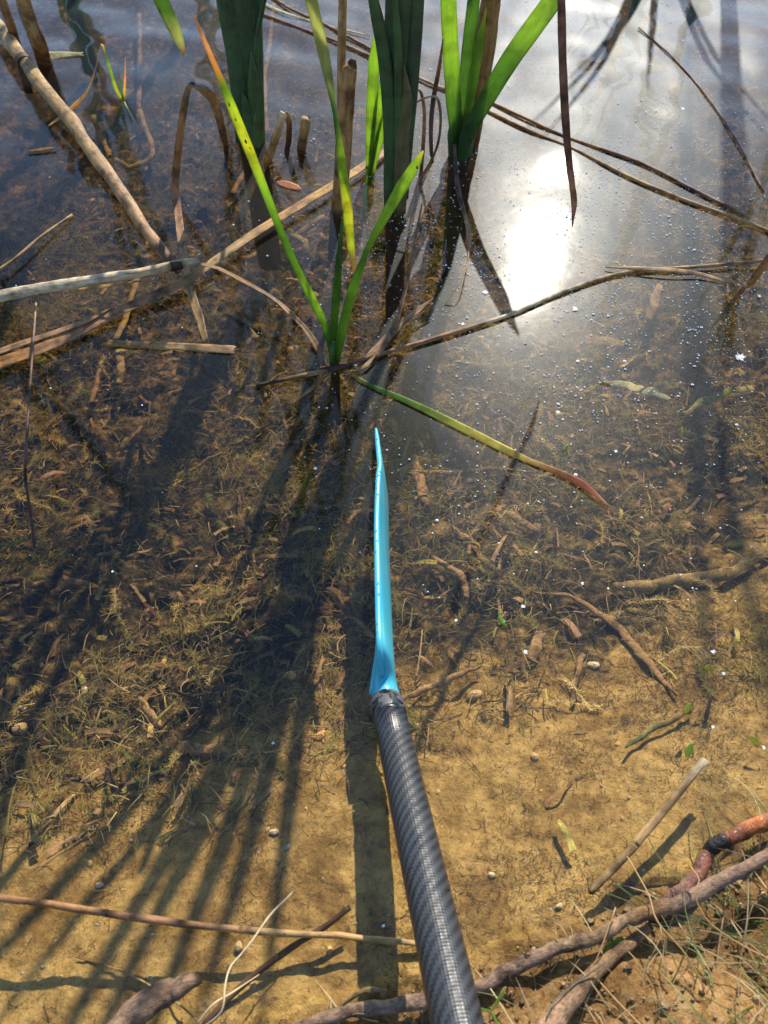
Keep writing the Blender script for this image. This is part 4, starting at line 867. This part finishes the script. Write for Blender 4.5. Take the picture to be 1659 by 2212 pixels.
sunk('sunken_reed', 'flat tan leaf lying level at the far left below the crooked stem', 'sunken leaf', [(0, 1250), (90, 1238), (160, 1256), (232, 1274)], [.010, .012, .009, .004], .003, lerp(SUNK, PINK, .2), lift=.012)
sunk('sunken_reed', 'yellow straw end at the left edge', 'sunken reed', [(-20, 1184), (20, 1175), (58, 1166)], [.005, .005, .004], .004, YEL, lift=.04)
# dim stems in the deeper water at the top left
for i, (pts, lab) in enumerate([([(300, 30), (302, 130), (300, 240), (312, 260)], 'pale jointed stem dim under deeper water between the sprig and the left cattail'),
                               ([(590, 10), (584, 80), (572, 170), (575, 290)], 'pale crooked stem under water just right of the left cattail'),
                               ([(520, 560), (600, 530), (700, 468)], 'grey stem under water along the underside of the long dead leaf'),
                               ([(300, 240), (330, 330), (280, 360), (250, 345)], 'yellow brown curling stem under water right of the tan stalk'),
                               ([(200, 250), (220, 300), (240, 340)], 'short yellow stub under water touching the tan stalk'),
                               ([(620, 500), (655, 520), (662, 545)], 'short yellow brown stub under water below the long dead leaf'),
                               ([(500, 420), (530, 370), (560, 320)], 'brown strap under water at the foot of the left cattail'),
                               ([(295, 600), (280, 660), (250, 735)], 'pale stem under water crossing beneath the bleached stalk')]):
    sunk('sunken_reed', lab, 'sunken stem', pts, .012, .010, lerp(SUNK, YEL, .2 if i % 2 else 0), lift=.04, group='sunken stems in the deeper water', n=10, wob=.001)

# ------------------------------------------------------------------ stones
def stone(p, sx, sy, sz, rot, mat, name='pebble', seed=0):
    rr = np.random.RandomState(seed)
    vs, fs = [], []
    nu, nv = 12, 7
    ph = rr.rand(4) * 6.28
    for i in range(nv + 1):
        el = -math.pi / 2 + math.pi * i / nv
        for j in range(nu):
            a = j / nu * 6.28318
            k = 1 + .12 * math.sin(2 * a + ph[0]) + .08 * math.sin(3 * a + ph[1]) + .06 * math.sin(5 * a + 3 * el + ph[2])
            vs.append((sx * k * math.cos(el) * math.cos(a), sy * k * math.cos(el) * math.sin(a), sz * math.sin(el) * (1 + .1 * math.sin(3 * a + ph[3]))))
    for i in range(nv):
        for j in range(nu): fs.append((i * nu + j, i * nu + (j + 1) % nu, (i + 1) * nu + (j + 1) % nu, (i + 1) * nu + j))
    o = mesh(name, vs, fs, mat)
    o.location = p; o.rotation_euler = (rr.uniform(-.2, .2), rr.uniform(-.2, .2), rot)
    return o
M_ST = [mat_plain('pebble_ochre', (.36, .23, .09), .75, bumpscale=180, bumpd=.0015, var=.4), mat_plain('pebble_buff', (.48, .36, .2), .7, bumpscale=200, bumpd=.001, var=.3, spec=.1),
        mat_plain('pebble_orange', (.50, .26, .08), .7, bumpscale=160, bumpd=.0015, var=.4), mat_plain('pebble_grey', (.26, .22, .16), .75, bumpscale=220, bumpd=.001, var=.3)]
for i, (px, py, w_, m_, lab) in enumerate([(628, 1460, 30, 2, 'orange oval stone on the bed left of the paddle neck'), (1025, 1502, 34, 0, 'ochre stone on the sand right of the collar'),
        (1282, 1437, 26, 1, 'pale stone with an orange stain beside the light sunken stick'), (45, 1575, 38, 0, 'long ochre stone at the left edge among the shadows'), (182, 1492, 20, 1, 'round pale stone near the left edge'),
        (592, 1797, 20, 1, 'pale stone in the sun between the leaf shadows and the paddle shadow'), (1062, 1890, 16, 1, 'small cream stone right of the shaft'), (1208, 1957, 16, 1, 'cream stone just above the long root'),
        (515, 2045, 24, 0, 'ochre stone beside the bent straw'), (215, 1912, 18, 1, 'pale stone above the cane at the left'), (1155, 1635, 22, 0, 'ochre stone in the sunlit sand right of the shaft'), (690, 1590, 30, 2, 'orange buff stone beside the paddle shadow'), (620, 1830, 16, 3, 'grey buff stone below the pale one near the paddle shadow')]):
    p = Bp(px, py, .002); q = wpx(w_, (px, py), p[2]) / 2
    o = stone(p, q, q * .72, q * .5, R.uniform(0, 3), M_ST[m_], 'stone', i); tag(o, lab, 'stone')
for i in range(64):
    for _ in range(30):
        px, py = R.uniform(0, 1400), R.uniform(1520, 2180)
        p = Bp(px, py, 0)
        if p[2] < -.004: break
    q = R.choice([.0016, .0018, .002, .0024, .0032])
    o = stone(p + (0, 0, q * .05), q, q * R.uniform(.6, .95), q * .6, R.uniform(0, 3), R.choice([M_ST[0], M_ST[0], M_ST[2], M_ST[3]]), 'pebble', 50 + i)
    tag(o, 'tiny rounded pebble half sunk in the sand of the shallows', 'pebble', 'tiny pebbles scattered over the sand')

# ------------------------------------------------------------------ stuff: many ribbons in one mesh
class Ribbons:
    def __init__(s): s.v = []; s.f = []; s.c = []; s.uv = []; s.n = 0
    def add(s, P, w0, w1, nrm, col):
        P = np.asarray(P, float); m = len(P)
        t = np.gradient(P, axis=0); sd = np.cross(t, nrm); sd /= np.linalg.norm(sd, axis=1)[:, None] + 1e-9
        ww = np.linspace(w0, w1, m)[:, None] / 2
        v = np.empty((2 * m, 3)); v[0::2] = P - sd * ww; v[1::2] = P + sd * ww
        s.v.append(v); s.c.append(np.tile(col, (2 * m, 1)))
        u = np.zeros((2 * m, 2)); u[1::2, 0] = .5; u[:, 1] = np.repeat(np.linspace(0, .5, m), 2) + R.random() * 9; s.uv.append(u)
        b = s.n
        for i in range(m - 1): s.f.append((b + 2 * i, b + 2 * i + 1, b + 2 * i + 3, b + 2 * i + 2))
        s.n += 2 * m
    def build(s, name, mat, label):
        o = mesh(name, np.concatenate(s.v), s.f, mat, np.concatenate(s.c), np.concatenate(s.uv), True)
        return tag(o, label, kind='stuff')
def curl(p, L, n, a0, bend, rise, rr):
    """short curved strand starting at p"""
    out = [np.array(p, float)]; a = a0; z = rise
    for i in range(n):
        out.append(out[-1] + np.array([math.cos(a) * math.cos(z), math.sin(a) * math.cos(z), math.sin(z)]) * L / n)
        a += bend * rr.uniform(.3, 1.2); z -= rr.uniform(0, .5)
    return out
WC = [(.10, .07, .022), (.22, .155, .045), (.34, .24, .07), (.20, .17, .04), (.05, .035, .015), (.45, .32, .12), (.14, .14, .03)]
def weed_density(x, y):
    s = shore(x, y)
    d = np.clip((s - .17 + .20 * (vn(x, y, 8, 30) - .5) + np.where(x < 0, .06, .035)) / .12, 0, 1)
    return d * (.25 + .75 * np.clip((vn(x, y, 11, 31) - .35) * 3, 0, 1))
rb = Ribbons()
rr = random.Random(3)
pool = NP.rand(160000, 2)
xs = -.75 + pool[:, 0] * 1.65; ys = .1 + pool[:, 1] * 1.75
keep = (NP.rand(160000) < weed_density(xs, ys)) & (np.abs(xs) < .3 + ys * .55)
xs, ys = xs[keep], ys[keep]
zs = bedz(xs, ys)
cl = vn(xs, ys, 6, 33); cs_ = vn(xs, ys, 20, 34)
for i in range(min(len(xs), 60000)):
    L = rr.uniform(.006, .026) * (1.3 if rr.random() < .1 else 1)
    c = WC[int(cs_[i] * 3 + rr.random() * 4) % 7]; k = rr.uniform(.35, 1.1)
    w_ = rr.choice([.0005, .0007, .0009, .0013])
    lift = abs(rr.gauss(0, .006)) * (1 + 1.5 * cl[i])
    P = curl((xs[i], ys[i], zs[i] + lift), L, 3, rr.uniform(0, 6.28), rr.gauss(0, .28), rr.uniform(-.1, .7), rr)
    rb.add(P, w_, w_ * .4, (0, rr.uniform(-.5, .5), 1), tuple(q * k for q in c))
# feathery plumes of water-milfoil
for i in range(850):
    for _ in range(40):
        x = rr.uniform(-.7, .85); y = rr.uniform(.15, 1.7)
        if abs(x) < .28 + y * .53 and rr.random() < float(weed_density(x, y)): break
    z = float(bedz(x, y)) + .004
    L = rr.uniform(.03, .085)
    P = curl((x, y, z), L, 9, rr.uniform(0, 6.28), rr.uniform(-.35, .35), rr.uniform(.1, .7), rr)
    c = rr.choice(WC[:4] + WC[5:]); k = rr.uniform(.6, 1.3); c = tuple(q * k for q in c)
    for q in P: q[2] = max(q[2], float(bedz(q[0], q[1])) + .004)
    rb.add(P, .0014, .0008, (0, 0, 1), c)
    for a in range(len(P) - 1):
        for f in (0, .33, .66):
            b0 = P[a] * (1 - f) + P[a + 1] * f
            for h in range(4):
                an = rr.uniform(0, 6.28); el = rr.uniform(-.3, .8); l_ = rr.uniform(.004, .009)
                e = b0 + np.array([math.cos(an) * math.cos(el), math.sin(an) * math.cos(el), math.sin(el)]) * l_
                rb.add([b0, e], .0007, .0003, (.3, .2, 1), c)
for (px, py, rad, top, cnt) in [(50, 345, .10, .05, 1500), (115, 450, .09, .04, 1200), (40, 520, .09, .05, 1200), (1650, 620, .07, .05, 900), (1665, 900, .06, .04, 700), (1665, 1400, .05, .03, 900), (1640, 1480, .05, .02, 700), (720, 1160, .05, .03, 800), (330, 930, .05, .03, 600), (620, 1000, .05, .03, 600), (880, 620, .05, .06, 500), (10, 1120, .06, .03, 700)]:
    c0 = W(px, py, -.09)
    for i in range(cnt):
        a = rr.uniform(0, 6.28); d = rad * math.sqrt(rr.random()) * rr.uniform(.4, 1.2); x, y = c0[0] + math.cos(a) * d * 1.3, c0[1] + math.sin(a) * d
        if float(shore(x, y)) < .1: continue
        z = min(float(bedz(x, y)) + rr.random() * top, -.012)
        c = rr.choice([(.30, .21, .03), (.40, .28, .04), (.22, .18, .03), (.12, .09, .02)]); k = rr.uniform(.5, 1.1)
        P = curl((x, y, z), rr.uniform(.006, .018), 3, rr.uniform(0, 6.28), rr.gauss(0, .4), rr.uniform(-.3, .9), rr)
        rb.add(P, rr.choice([.0005, .0008, .0012]), .0003, (0, -.3, 1), tuple(q * k for q in c))
rb.build('waterweed', M_WEED, 'olive brown feathery waterweed and rotting fibres carpeting the pond bed')
# litter: straight bits of dead reed and leaf among the weed
lb = Ribbons()
for i in range(4200):
    for _ in range(30):
        x = rr.uniform(-.75, .95); y = rr.uniform(.12, 1.85)
        if abs(x) < .3 + y * .55 and rr.random() < .04 + float(weed_density(x, y)): break
    L = rr.uniform(.01, .04) * rr.choice([1, 1, 1, 1.6]); a = rr.uniform(0, 3.14)
    P = curl((x, y, float(bedz(x, y)) + rr.uniform(.002, .016)), L, 5, a, rr.uniform(-.12, .12), rr.uniform(-.05, .15), rr)
    for q in P: q[2] = max(q[2], float(bedz(q[0], q[1])) + .002)
    c = rr.choice([TAN, SUNK, SUNK, BROWN, PINK, lerp(YEL, TAN, .4), DBROWN]); k = rr.uniform(.4, 1.25)
    w_ = rr.choice([.001, .0014, .002, .003, .005, .007])
    lb.add(P, w_, w_ * .6, (rr.uniform(-.3, .3), rr.uniform(-.3, .3), 1), tuple(q * k for q in c))
for i in range(150):
    for _ in range(30):
        x = rr.uniform(-.75, .95); y = rr.uniform(.15, 1.85)
        if abs(x) < .3 + y * .55 and rr.random() < .04 + float(weed_density(x, y)): break
    L = rr.uniform(.07, .2); a = rr.uniform(0, 3.14)
    P = curl((x, y, float(bedz(x, y)) + rr.uniform(.006, .03)), L, 14, a, rr.uniform(-.05, .05), rr.uniform(-.02, .04), rr)
    for q in P: q[2] = min(max(q[2], float(bedz(q[0], q[1])) + .003), -.003)
    c = rr.choice([TAN, SUNK, BROWN, lerp(YEL, TAN, .4), (.22, .2, .05)]); k = rr.uniform(.5, 1.0); w_ = rr.choice([.0009, .0013, .002, .003])
    lb.add(P, w_, w_ * .5, (0, -.2, 1), tuple(q * k for q in c))
lb.build('leaf_litter', M_SUNK, 'scraps of dead reed and leaf littering the pond bed')
# dark wisps on the sand
sb = Ribbons()
for i in range(13000):
    for _ in range(20):
        x = rr.uniform(-.45, .5); y = rr.uniform(-.02, .5); s_ = float(shore(x, y))
        if s_ > -.01 and rr.random() < (.12 + .9 * max(0, float(vn(x, y, 16, 40)) - .45) * 2.2) * (1 if x > 0 else .45): break
    z = float(bedz(x, y))
    if s_ < -.01: continue
    L = rr.uniform(.002, .008) if rr.random() < .93 else rr.uniform(.012, .03)
    P = curl((x, y, z + .0008), L, 3 if L < .01 else 8, rr.uniform(0, 6.28), rr.uniform(-1, 1), rr.uniform(0, .5), rr)
    k = rr.uniform(.5, 1.3)
    sb.add(P, .0005 if L < .01 else .0007, .0003, (0, 0, 1), tuple(q * k for q in rr.choice([(.06, .035, .015), (.10, .06, .025), (.04, .028, .012), (.14, .09, .035)])))
sb.build('plant_debris', M_WEED, 'dark root wisps and plant crumbs sprinkled over the sunlit sand')

# ------------------------------------------------------------------ bank: clods, dead grass, green grass
cb_v, cb_f, cb_c = [], [], []
for i in range(5200):
    x = rr.uniform(-.35, .52); y = rr.uniform(-.2, .26); s_ = float(shore(x, y))
    if s_ > .002: continue
    q = rr.uniform(.0008, .0026) if rr.random() < .9 else rr.uniform(.003, .006)
    z = float(bedz(x, y)); b0 = len(cb_v)
    for (a, b_, c_) in [(1, 0, 0), (-1, 0, 0), (0, 1, 0), (0, -1, 0), (0, 0, 1), (0, 0, -1), (.7, .7, .5), (-.7, .6, .5)]:
        cb_v.append((x + a * q * rr.uniform(.6, 1.2), y + b_ * q * rr.uniform(.6, 1.2), z + q * .3 + c_ * q * .8))
    for f in [(0, 6, 4), (6, 2, 4), (2, 7, 4), (7, 1, 4), (1, 3, 4), (3, 0, 4), (0, 2, 6), (2, 1, 7), (0, 5, 2), (2, 5, 1), (1, 5, 3), (3, 5, 0)]: cb_f.append(tuple(b0 + j for j in f))
    k = rr.uniform(.5, 1.2); cb_c += [tuple(u * k for u in (.30, .19, .09))] * 8
tag(mesh('soil_crumbs', cb_v, cb_f, M_SUNK, cb_c, [(v[0] * 9, v[1] * 9) for v in cb_v], False), 'loose soil crumbs and clods on the muddy bank', kind='stuff')
gb = Ribbons()
def onbank(): 
    while True:
        x = rr.uniform(-.15, .5); y = rr.uniform(-.1, .2); s_ = float(shore(x, y))
        if s_ < -.004 and rr.random() < .15 + max(0, (x - .12)) * 3.2: return x, y
for i in range(900):
    x, y = onbank(); z = float(bedz(x, y))
    gr = x > .22 and rr.random() < .6
    L = rr.uniform(.02, .07) if not gr else rr.uniform(.04, .12)
    c = rr.choice([(.5, .4, .22), (.42, .31, .15), (.3, .2, .1)]) if not gr or rr.random() < .4 else rr.choice([(.10, .17, .03), (.16, .22, .05), (.07, .12, .02)])
    P = curl((x, y, z), L, 8, rr.uniform(.8, 3.6), rr.uniform(-.25, .25), rr.uniform(.2, .9), rr)
    for q in P: q[2] = max(q[2], float(bedz(q[0], q[1])) + .001)
    k = rr.uniform(.6, 1.1)
    gb.add(P, rr.choice([.0008, .001, .0014]) * (1.2 if gr else 1), .0003, (.2, -.3, 1), tuple(u * k for u in c))
gb.build('bank_grass', M_STRAW, 'straggling green and straw-coloured grass on the muddy bank corner')
# small leafy seedlings
for k_, (px, py, lab, sc_) in enumerate([(1315, 2042, 'small three-lobed green seedling on the bank just below the long root', 1.0), (1375, 2035, 'single bright green seedling leaf on the bank right of the lobed one', .6), (985, 2190, 'tiny green sprout beside the shaft at the bottom edge', .7), (1055, 2190, 'little curled green sprouts right of the shaft at the bottom edge', .9)]):
    p = W(px, py, .012); p[2] = max(float(bedz(p[0], p[1])), .004)
    r = empty('seedling', tuple(p)); tag(r, lab, 'seedling')
    loft('stem', [np.zeros(3), np.array([.001, 0, .006]), np.array([.001, .001, .011])], .0009, .0009, M_GREEN, BGREEN, k=3, n=6, parent=r)
    nl = 3 if k_ == 0 else (1 if k_ == 1 else 3)
    for j in range(nl):
        a = j * 2.1 + k_; d = np.array([math.cos(a), math.sin(a), .15]); q = np.array([.001, .001, .011])
        long_ = 1.0 if k_ < 2 else 1.8; wd_ = 1.0 if k_ < 2 else .35
        loft('leaf', [q, q + d * .004 * sc_ * long_, q + d * .008 * sc_ * long_, q + d * .011 * sc_ * long_], [.001, .0075 * sc_ * wd_, .0085 * sc_ * wd_, .002], .0006, M_GREEN, BGREEN, nrm=(0, 0, 1), k=4, n=10, parent=r, cup=.1)
thing('fallen_leaf', 'small curled ochre leaf lying on the bank right of the pale root', 'leaf', [W(a, b, .018) for a, b in [(1325, 2112), (1340, 2105), (1362, 2100)]], [.002, .006, .002], .0015, lerp(ORANGE, TAN, .5), M_DRY, k=4, n=8)
for i, (pts, lab) in enumerate([([(1490, 1870, .05), (1510, 1900, .055), (1502, 1935, .055), (1530, 1990, .05), (1600, 2040, .045), (1680, 2080, .04)], 'pale straw running down the bank from the red root'),
                    ([(1355, 1850, .03), (1400, 1930, .04), (1420, 1990, .05), (1480, 2060, .045), (1520, 2130, .04)], 'curving straw crossing the long root under the red one'),
                    ([(1330, 1960, .04), (1298, 2050, .035), (1280, 2090, .03)], 'short pale straw hooked over the long root'),
                    ([(1290, 2115, .03), (1340, 2170, .035), (1400, 2230, .04)], 'dry straw lying on the bare bank'),
                    ([(1320, 2070, .04), (1250, 2120, .04), (1200, 2160, .045), (1180, 2200, .05)], 'dark jointed straw lying along the pale root')]):
    thing('dry_straw', lab, 'straw', [W(*q) for q in pts], .0012, .0012, TAN if i != 4 else (.12, .11, .07), M_STRAW, k=5, n=6)

# ------------------------------------------------------------------ floating bits
def leaflet(name, label, cx, cy, L, Wd, ang, col, z=.002):
    c = W(cx, cy, z); d = np.array([math.cos(ang), math.sin(ang), 0])
    pts = [c - d * L / 2, c - d * L * .3, c, c + d * L * .3, c + d * L / 2]
    return thing(name, label, 'leaf', pts, [.0008, Wd * .8, Wd, Wd * .75, .0006], .0008, col, M_GREEN, k=4, n=10, cup=.08)
leaflet('willow_leaf', 'small yellow green oval leaf floating above the grey brown stick', 1489, 1620, .017, .0066, .95, BGREEN)
leaflet('willow_leaf', 'crumpled yellow green leaf floating at the end of the green stem', 1486, 1530, .014, .006, .9, lerp(BGREEN, YEL, .4))
leaflet('willow_leaf', 'pale yellow leaf floating at the right edge above the roots', 1630, 1600, .012, .006, 2.2, lerp(YEL, BGREEN, .5))
leaflet('willow_leaf', 'tiny round yellow leaf floating in the dark shadow at the right', 1530, 1442, .008, .006, .2, lerp(YEL, BGREEN, .5))
leaflet('willow_leaf', 'small yellow leaf floating at the far left below the dead leaves', 88, 777, .014, .0062, .3, YEL)
leaflet('pinkish_leaf', 'smooth salmon pink leaf floating beside the left cattail foot', 624, 400, .046, .012, -.45, (.5, .25, .17), .003)
leaflet('green_leaf_scrap', 'tiny bright green scrap floating right of the striped leaf', 1222, 966, .011, .004, .9, BGREEN)
lf = [W(a, b, .002) for a, b in [(1075, 1325), (1085, 1340), (1092, 1358)]]
thing('lobed_green_leaf', 'small lobed green leaf floating by the end of the thin pale stick', 'leaf', lf, [.003, .006, .002], .0008, lerp(BGREEN, GREEN, .5), M_GREEN, k=6, n=8, wob=.0008)
thing('orange_reed_scrap', 'orange brown reed scrap floating in the dark corner at the upper left', 'reed piece', S_([(60, 328), (90, 324), (118, 320)]), [.003, .008, .002], .003, lerp(ORANGE, BROWN, .3), k=4, n=10)
thing('split_reed_fan', 'pale yellow frayed reed end floating near the top left corner', 'reed piece', S_([(100, 122), (140, 118), (178, 117)]), [.022, .014, .008], .002, lerp(PALE, YEL, .4), k=4, n=10, jag=.01)

# white fluff: clumps are things, dust is not
M_FLUFF = mat_plain('seed_fluff_white', (.85, .85, .85), .9)
def fluff_mesh(seed, R0, n):
    q = random.Random(seed); rb_ = Ribbons()
    for i in range(n):
        a = q.uniform(0, 6.28); r0 = q.uniform(0, R0 * .6); c = np.array([math.cos(a) * r0, math.sin(a) * r0, .0006])
        a2 = q.uniform(0, 6.28); L = q.uniform(.4, 1) * R0 * .7
        rb_.add([c, c + np.array([math.cos(a2) * L, math.sin(a2) * L, q.uniform(0, .0015)])], .0005, .0003, (.1, .1, 1), (.85, .85, .85))
    return np.concatenate(rb_.v), rb_.f
FL = [(1048, 632, 12, 'round white fluff tuft on the water below the lower sun glint'), (1598, 772, 20, 'largest white fluff tuft, in the dark water at the right edge'), (1242, 668, 13, 'white fluff tuft above the long straw reed'), (1000, 700, 8, 'small fluff tuft left of the round one, above the straw reed'),
      (1135, 1408, 10, 'white fluff tuft on the bed side right of the collar'), (1130, 1310, 8, 'faint fluff tuft above the flat squarish reed chip'), (1540, 1408, 10, 'upper fluff tuft in the dark shadow at the right'), (1563, 1455, 8, 'fluff tuft just below the upper one in the right shadow'), (1540, 1570, 8, 'fluff tuft by the crumpled yellow green leaf'), (835, 52, 10, 'fluff tuft at the top left of the middle cattail stem'), (800, 160, 14, 'white fluff patch between the broken stalks and the middle cattail'), (1405, 140, 7, 'fluff tuft beside the wavy reflections at the top right'), (1475, 235, 8, 'fluff tuft between the floating reeds and the faint straw'), (985, 1340, 6, 'tiny fluff tuft close to the right side of the blade'), (1258, 1260, 7, 'fluff tuft above the fibrous sunken bundle'), (1330, 975, 7, 'fluff tuft right of the green leaf scrap'), (1650, 1615, 8, 'fluff tuft at the right edge beside the pale yellow leaf'), (1205, 890, 8, 'fluff tuft above the striped floating leaf'), (750, 150, 6, 'small fluff tuft against the thick broken stalk'), (590, 1605, 6, 'tiny fluff tuft left of the paddle shadow'), (828, 2000, 8, 'white fluff tuft lying in the paddle shadow near the bottom'), (1640, 640, 8, 'fluff tuft at the right edge under the leaning dead leaf')]
proto = []
for s_ in range(4):
    v, f = fluff_mesh(s_, 1.0, 70)
    me = bpy.data.meshes.new('seed_fluff')
    # unit radius strands with width scaled for that size
    q = random.Random(s_ + 90); vv, ff = [], []
    for i in range(60):
        a = q.uniform(0, 6.28); r0 = q.uniform(0, .6); cx, cy = math.cos(a) * r0, math.sin(a) * r0
        a2 = q.uniform(0, 6.28); L = q.uniform(.25, .7); h = q.uniform(.0, .35); wd = .05
        dx, dy = math.cos(a2), math.sin(a2); b0 = len(vv)
        vv += [(cx - dy * wd, cy + dx * wd, .1), (cx + dy * wd, cy - dx * wd, .1), (cx + dx * L, cy + dy * L, .1 + h)]; ff.append((b0, b0 + 1, b0 + 2))
    me.from_pydata(vv, [], ff); me.materials.append(M_FLUFF); proto.append(me)
for i, (px, py, r_, lab) in enumerate(FL):
    o = bpy.data.objects.new('seed_fluff', proto[i % 4]); COL.objects.link(o)
    p = W(px, py, .0006); o.location = p; s_ = wpx(r_, (px, py)) * .75; o.scale = (s_, s_, s_ * .6); o.rotation_euler = (0, 0, i * 1.3)
    tag(o, lab or 'small star-shaped white fluff tuft floating on the open water', 'seed fluff', 'white fluff tufts floating on the water')
vv, ff = [], []
for i in range(4600):
    while True:
        px, py = rr.uniform(-20, 1680), rr.uniform(-10, 1300)
        pr = math.exp(-((px - 1250) / 420) ** 2 - ((py - 420) / 420) ** 2) + .004
        pr *= .25 + 1.6 * max(0., float(vn(px, py, .012, 60)) - .35)
        if rr.random() < pr: break
    p = W(px, py, .0012); r_ = rr.uniform(.0004, .0013) * (1.8 if rr.random() < .05 else 1); b0 = len(vv); a0 = rr.uniform(0, 6.28); st_ = rr.uniform(.4, 1)
    for j in range(5):
        a = a0 + j * 1.2566; u, v_ = math.cos(a) * r_, math.sin(a) * r_ * st_
        vv.append((p[0] + u, p[1] + v_, .0012)) 
    vv.append((p[0], p[1], .0012 + r_ * .7))
    for j in range(5): ff.append((b0 + j, b0 + (j + 1) % 5, b0 + 5))
tag(mesh('pollen_specks', vv, ff, M_FLUFF, None, None, False), 'countless white specks of pollen and fluff dusting the water', kind='stuff')

# bubbles
M_BUB, n, l, p, out = newmat('bubble_film')
n.remove(p)
fr = N(n, 'ShaderNodeFresnel'); setv(fr, IOR=1.33); tr = N(n, 'ShaderNodeBsdfTransparent'); g = N(n, 'ShaderNodeBsdfGlossy'); setv(g, Roughness=.03)
ms = N(n, 'ShaderNodeMixShader'); l.new(fr.outputs[0], ms.inputs[0]); l.new(tr.outputs[0], ms.inputs[1]); l.new(g.outputs[0], ms.inputs[2]); l.new(ms.outputs[0], out.inputs[0])
for i, (px, py, r_, lab) in enumerate([(596, 722, 9, 'bubble over the sunken leaf left of the young shoot'), (257, 764, 9, 'bubble over the hollow reed stub'), (157, 861, 10, 'clear bubble among the waterweed left of the stub'), (98, 868, 11, 'bubble with a bright glint near the left edge'),
                                      (627, 1274, 12, 'lone bubble left of the blade'), (738, 775, 8, 'bubble against the foot of the young shoot'), (1095, 1422, 7, 'small bubble right of the collar'), (1308, 822, 14, 'bubble at the end of the yellowish sunken leaf'), (1630, 1188, 14, 'bubble at the tip of the thick sunken stem')]):
    q = wpx(r_, (px, py)); vs, fs = [], []
    for a in range(7):
        el = a / 6 * 1.5
        for j in range(20): vs.append((q * math.cos(el) * math.cos(j * .31416), q * math.cos(el) * math.sin(j * .31416), q * .32 * math.sin(el)))
    for a in range(6):
        for j in range(20): fs.append((a * 20 + j, a * 20 + (j + 1) % 20, a * 20 + 20 + (j + 1) % 20, a * 20 + 20 + j))
    o = mesh('bubble', vs, fs, M_BUB); o.location = W(px, py, .0008); tag(o, lab, 'bubble')

# ------------------------------------------------------------------ reeds growing beyond the frame (seen as reflections and shadows)
def far_cattail(x, y, nl, hh, spread, label, seed):
    q = random.Random(seed)
    r = empty('cattail_plant', (x, y, 0)); tag(r, label, 'cattail', 'cattails growing beyond the view')
    for i in range(nl):
        a = q.uniform(0, 6.28); sp = q.uniform(.1, 1) * spread; h = hh * q.uniform(.65, 1.05); wd = q.uniform(.014, .022)
        dx, dy = math.cos(a) * sp, math.sin(a) * sp * .6
        P = [np.array([dx * .05, dy * .05, -.3]), np.array([dx * .08, dy * .08, 0]), np.array([dx * .2, dy * .2, h * .4]), np.array([dx * .5, dy * .5, h * .75]), np.array([dx, dy, h])]
        cattail_leaf(r, P, [wd * .9, wd, wd, wd * .8, .002], cols=lerp(DGREEN, GREEN, q.random()), seed=i, k=5, nrm=(q.uniform(-.4, .4), -1, 0))
for i, a in enumerate([(.82, 2.3, 5, 2.0, .10, 'tall dense cattail beyond the top right of the view'), (.67, 2.3, 7, .8, .34, 'short open cattail beyond the top of the view, nearest the sun glint'),
                       (1.02, 1.9, 5, 1.5, .22, 'broad cattail outside the right edge beyond the roots'), (.74, 3.0, 3, 1.1, .5, 'low spreading cattail farthest out beyond the top edge'),
                       (-.75, 2.1, 5, 1.7, .3, 'tall cattail beyond the top left corner stalks'), (-1.05, 1.7, 6, 1.6, .3, 'many-leaved cattail outside the left edge'),
                       (-.5, 2.5, 4, 1.6, .25, 'cattail beyond the top edge behind the left stem'), (-.85, 1.35, 4, 1.3, .2, 'low cattail outside the left edge nearest the tan stalk')]):
    far_cattail(*a, 60 + i)
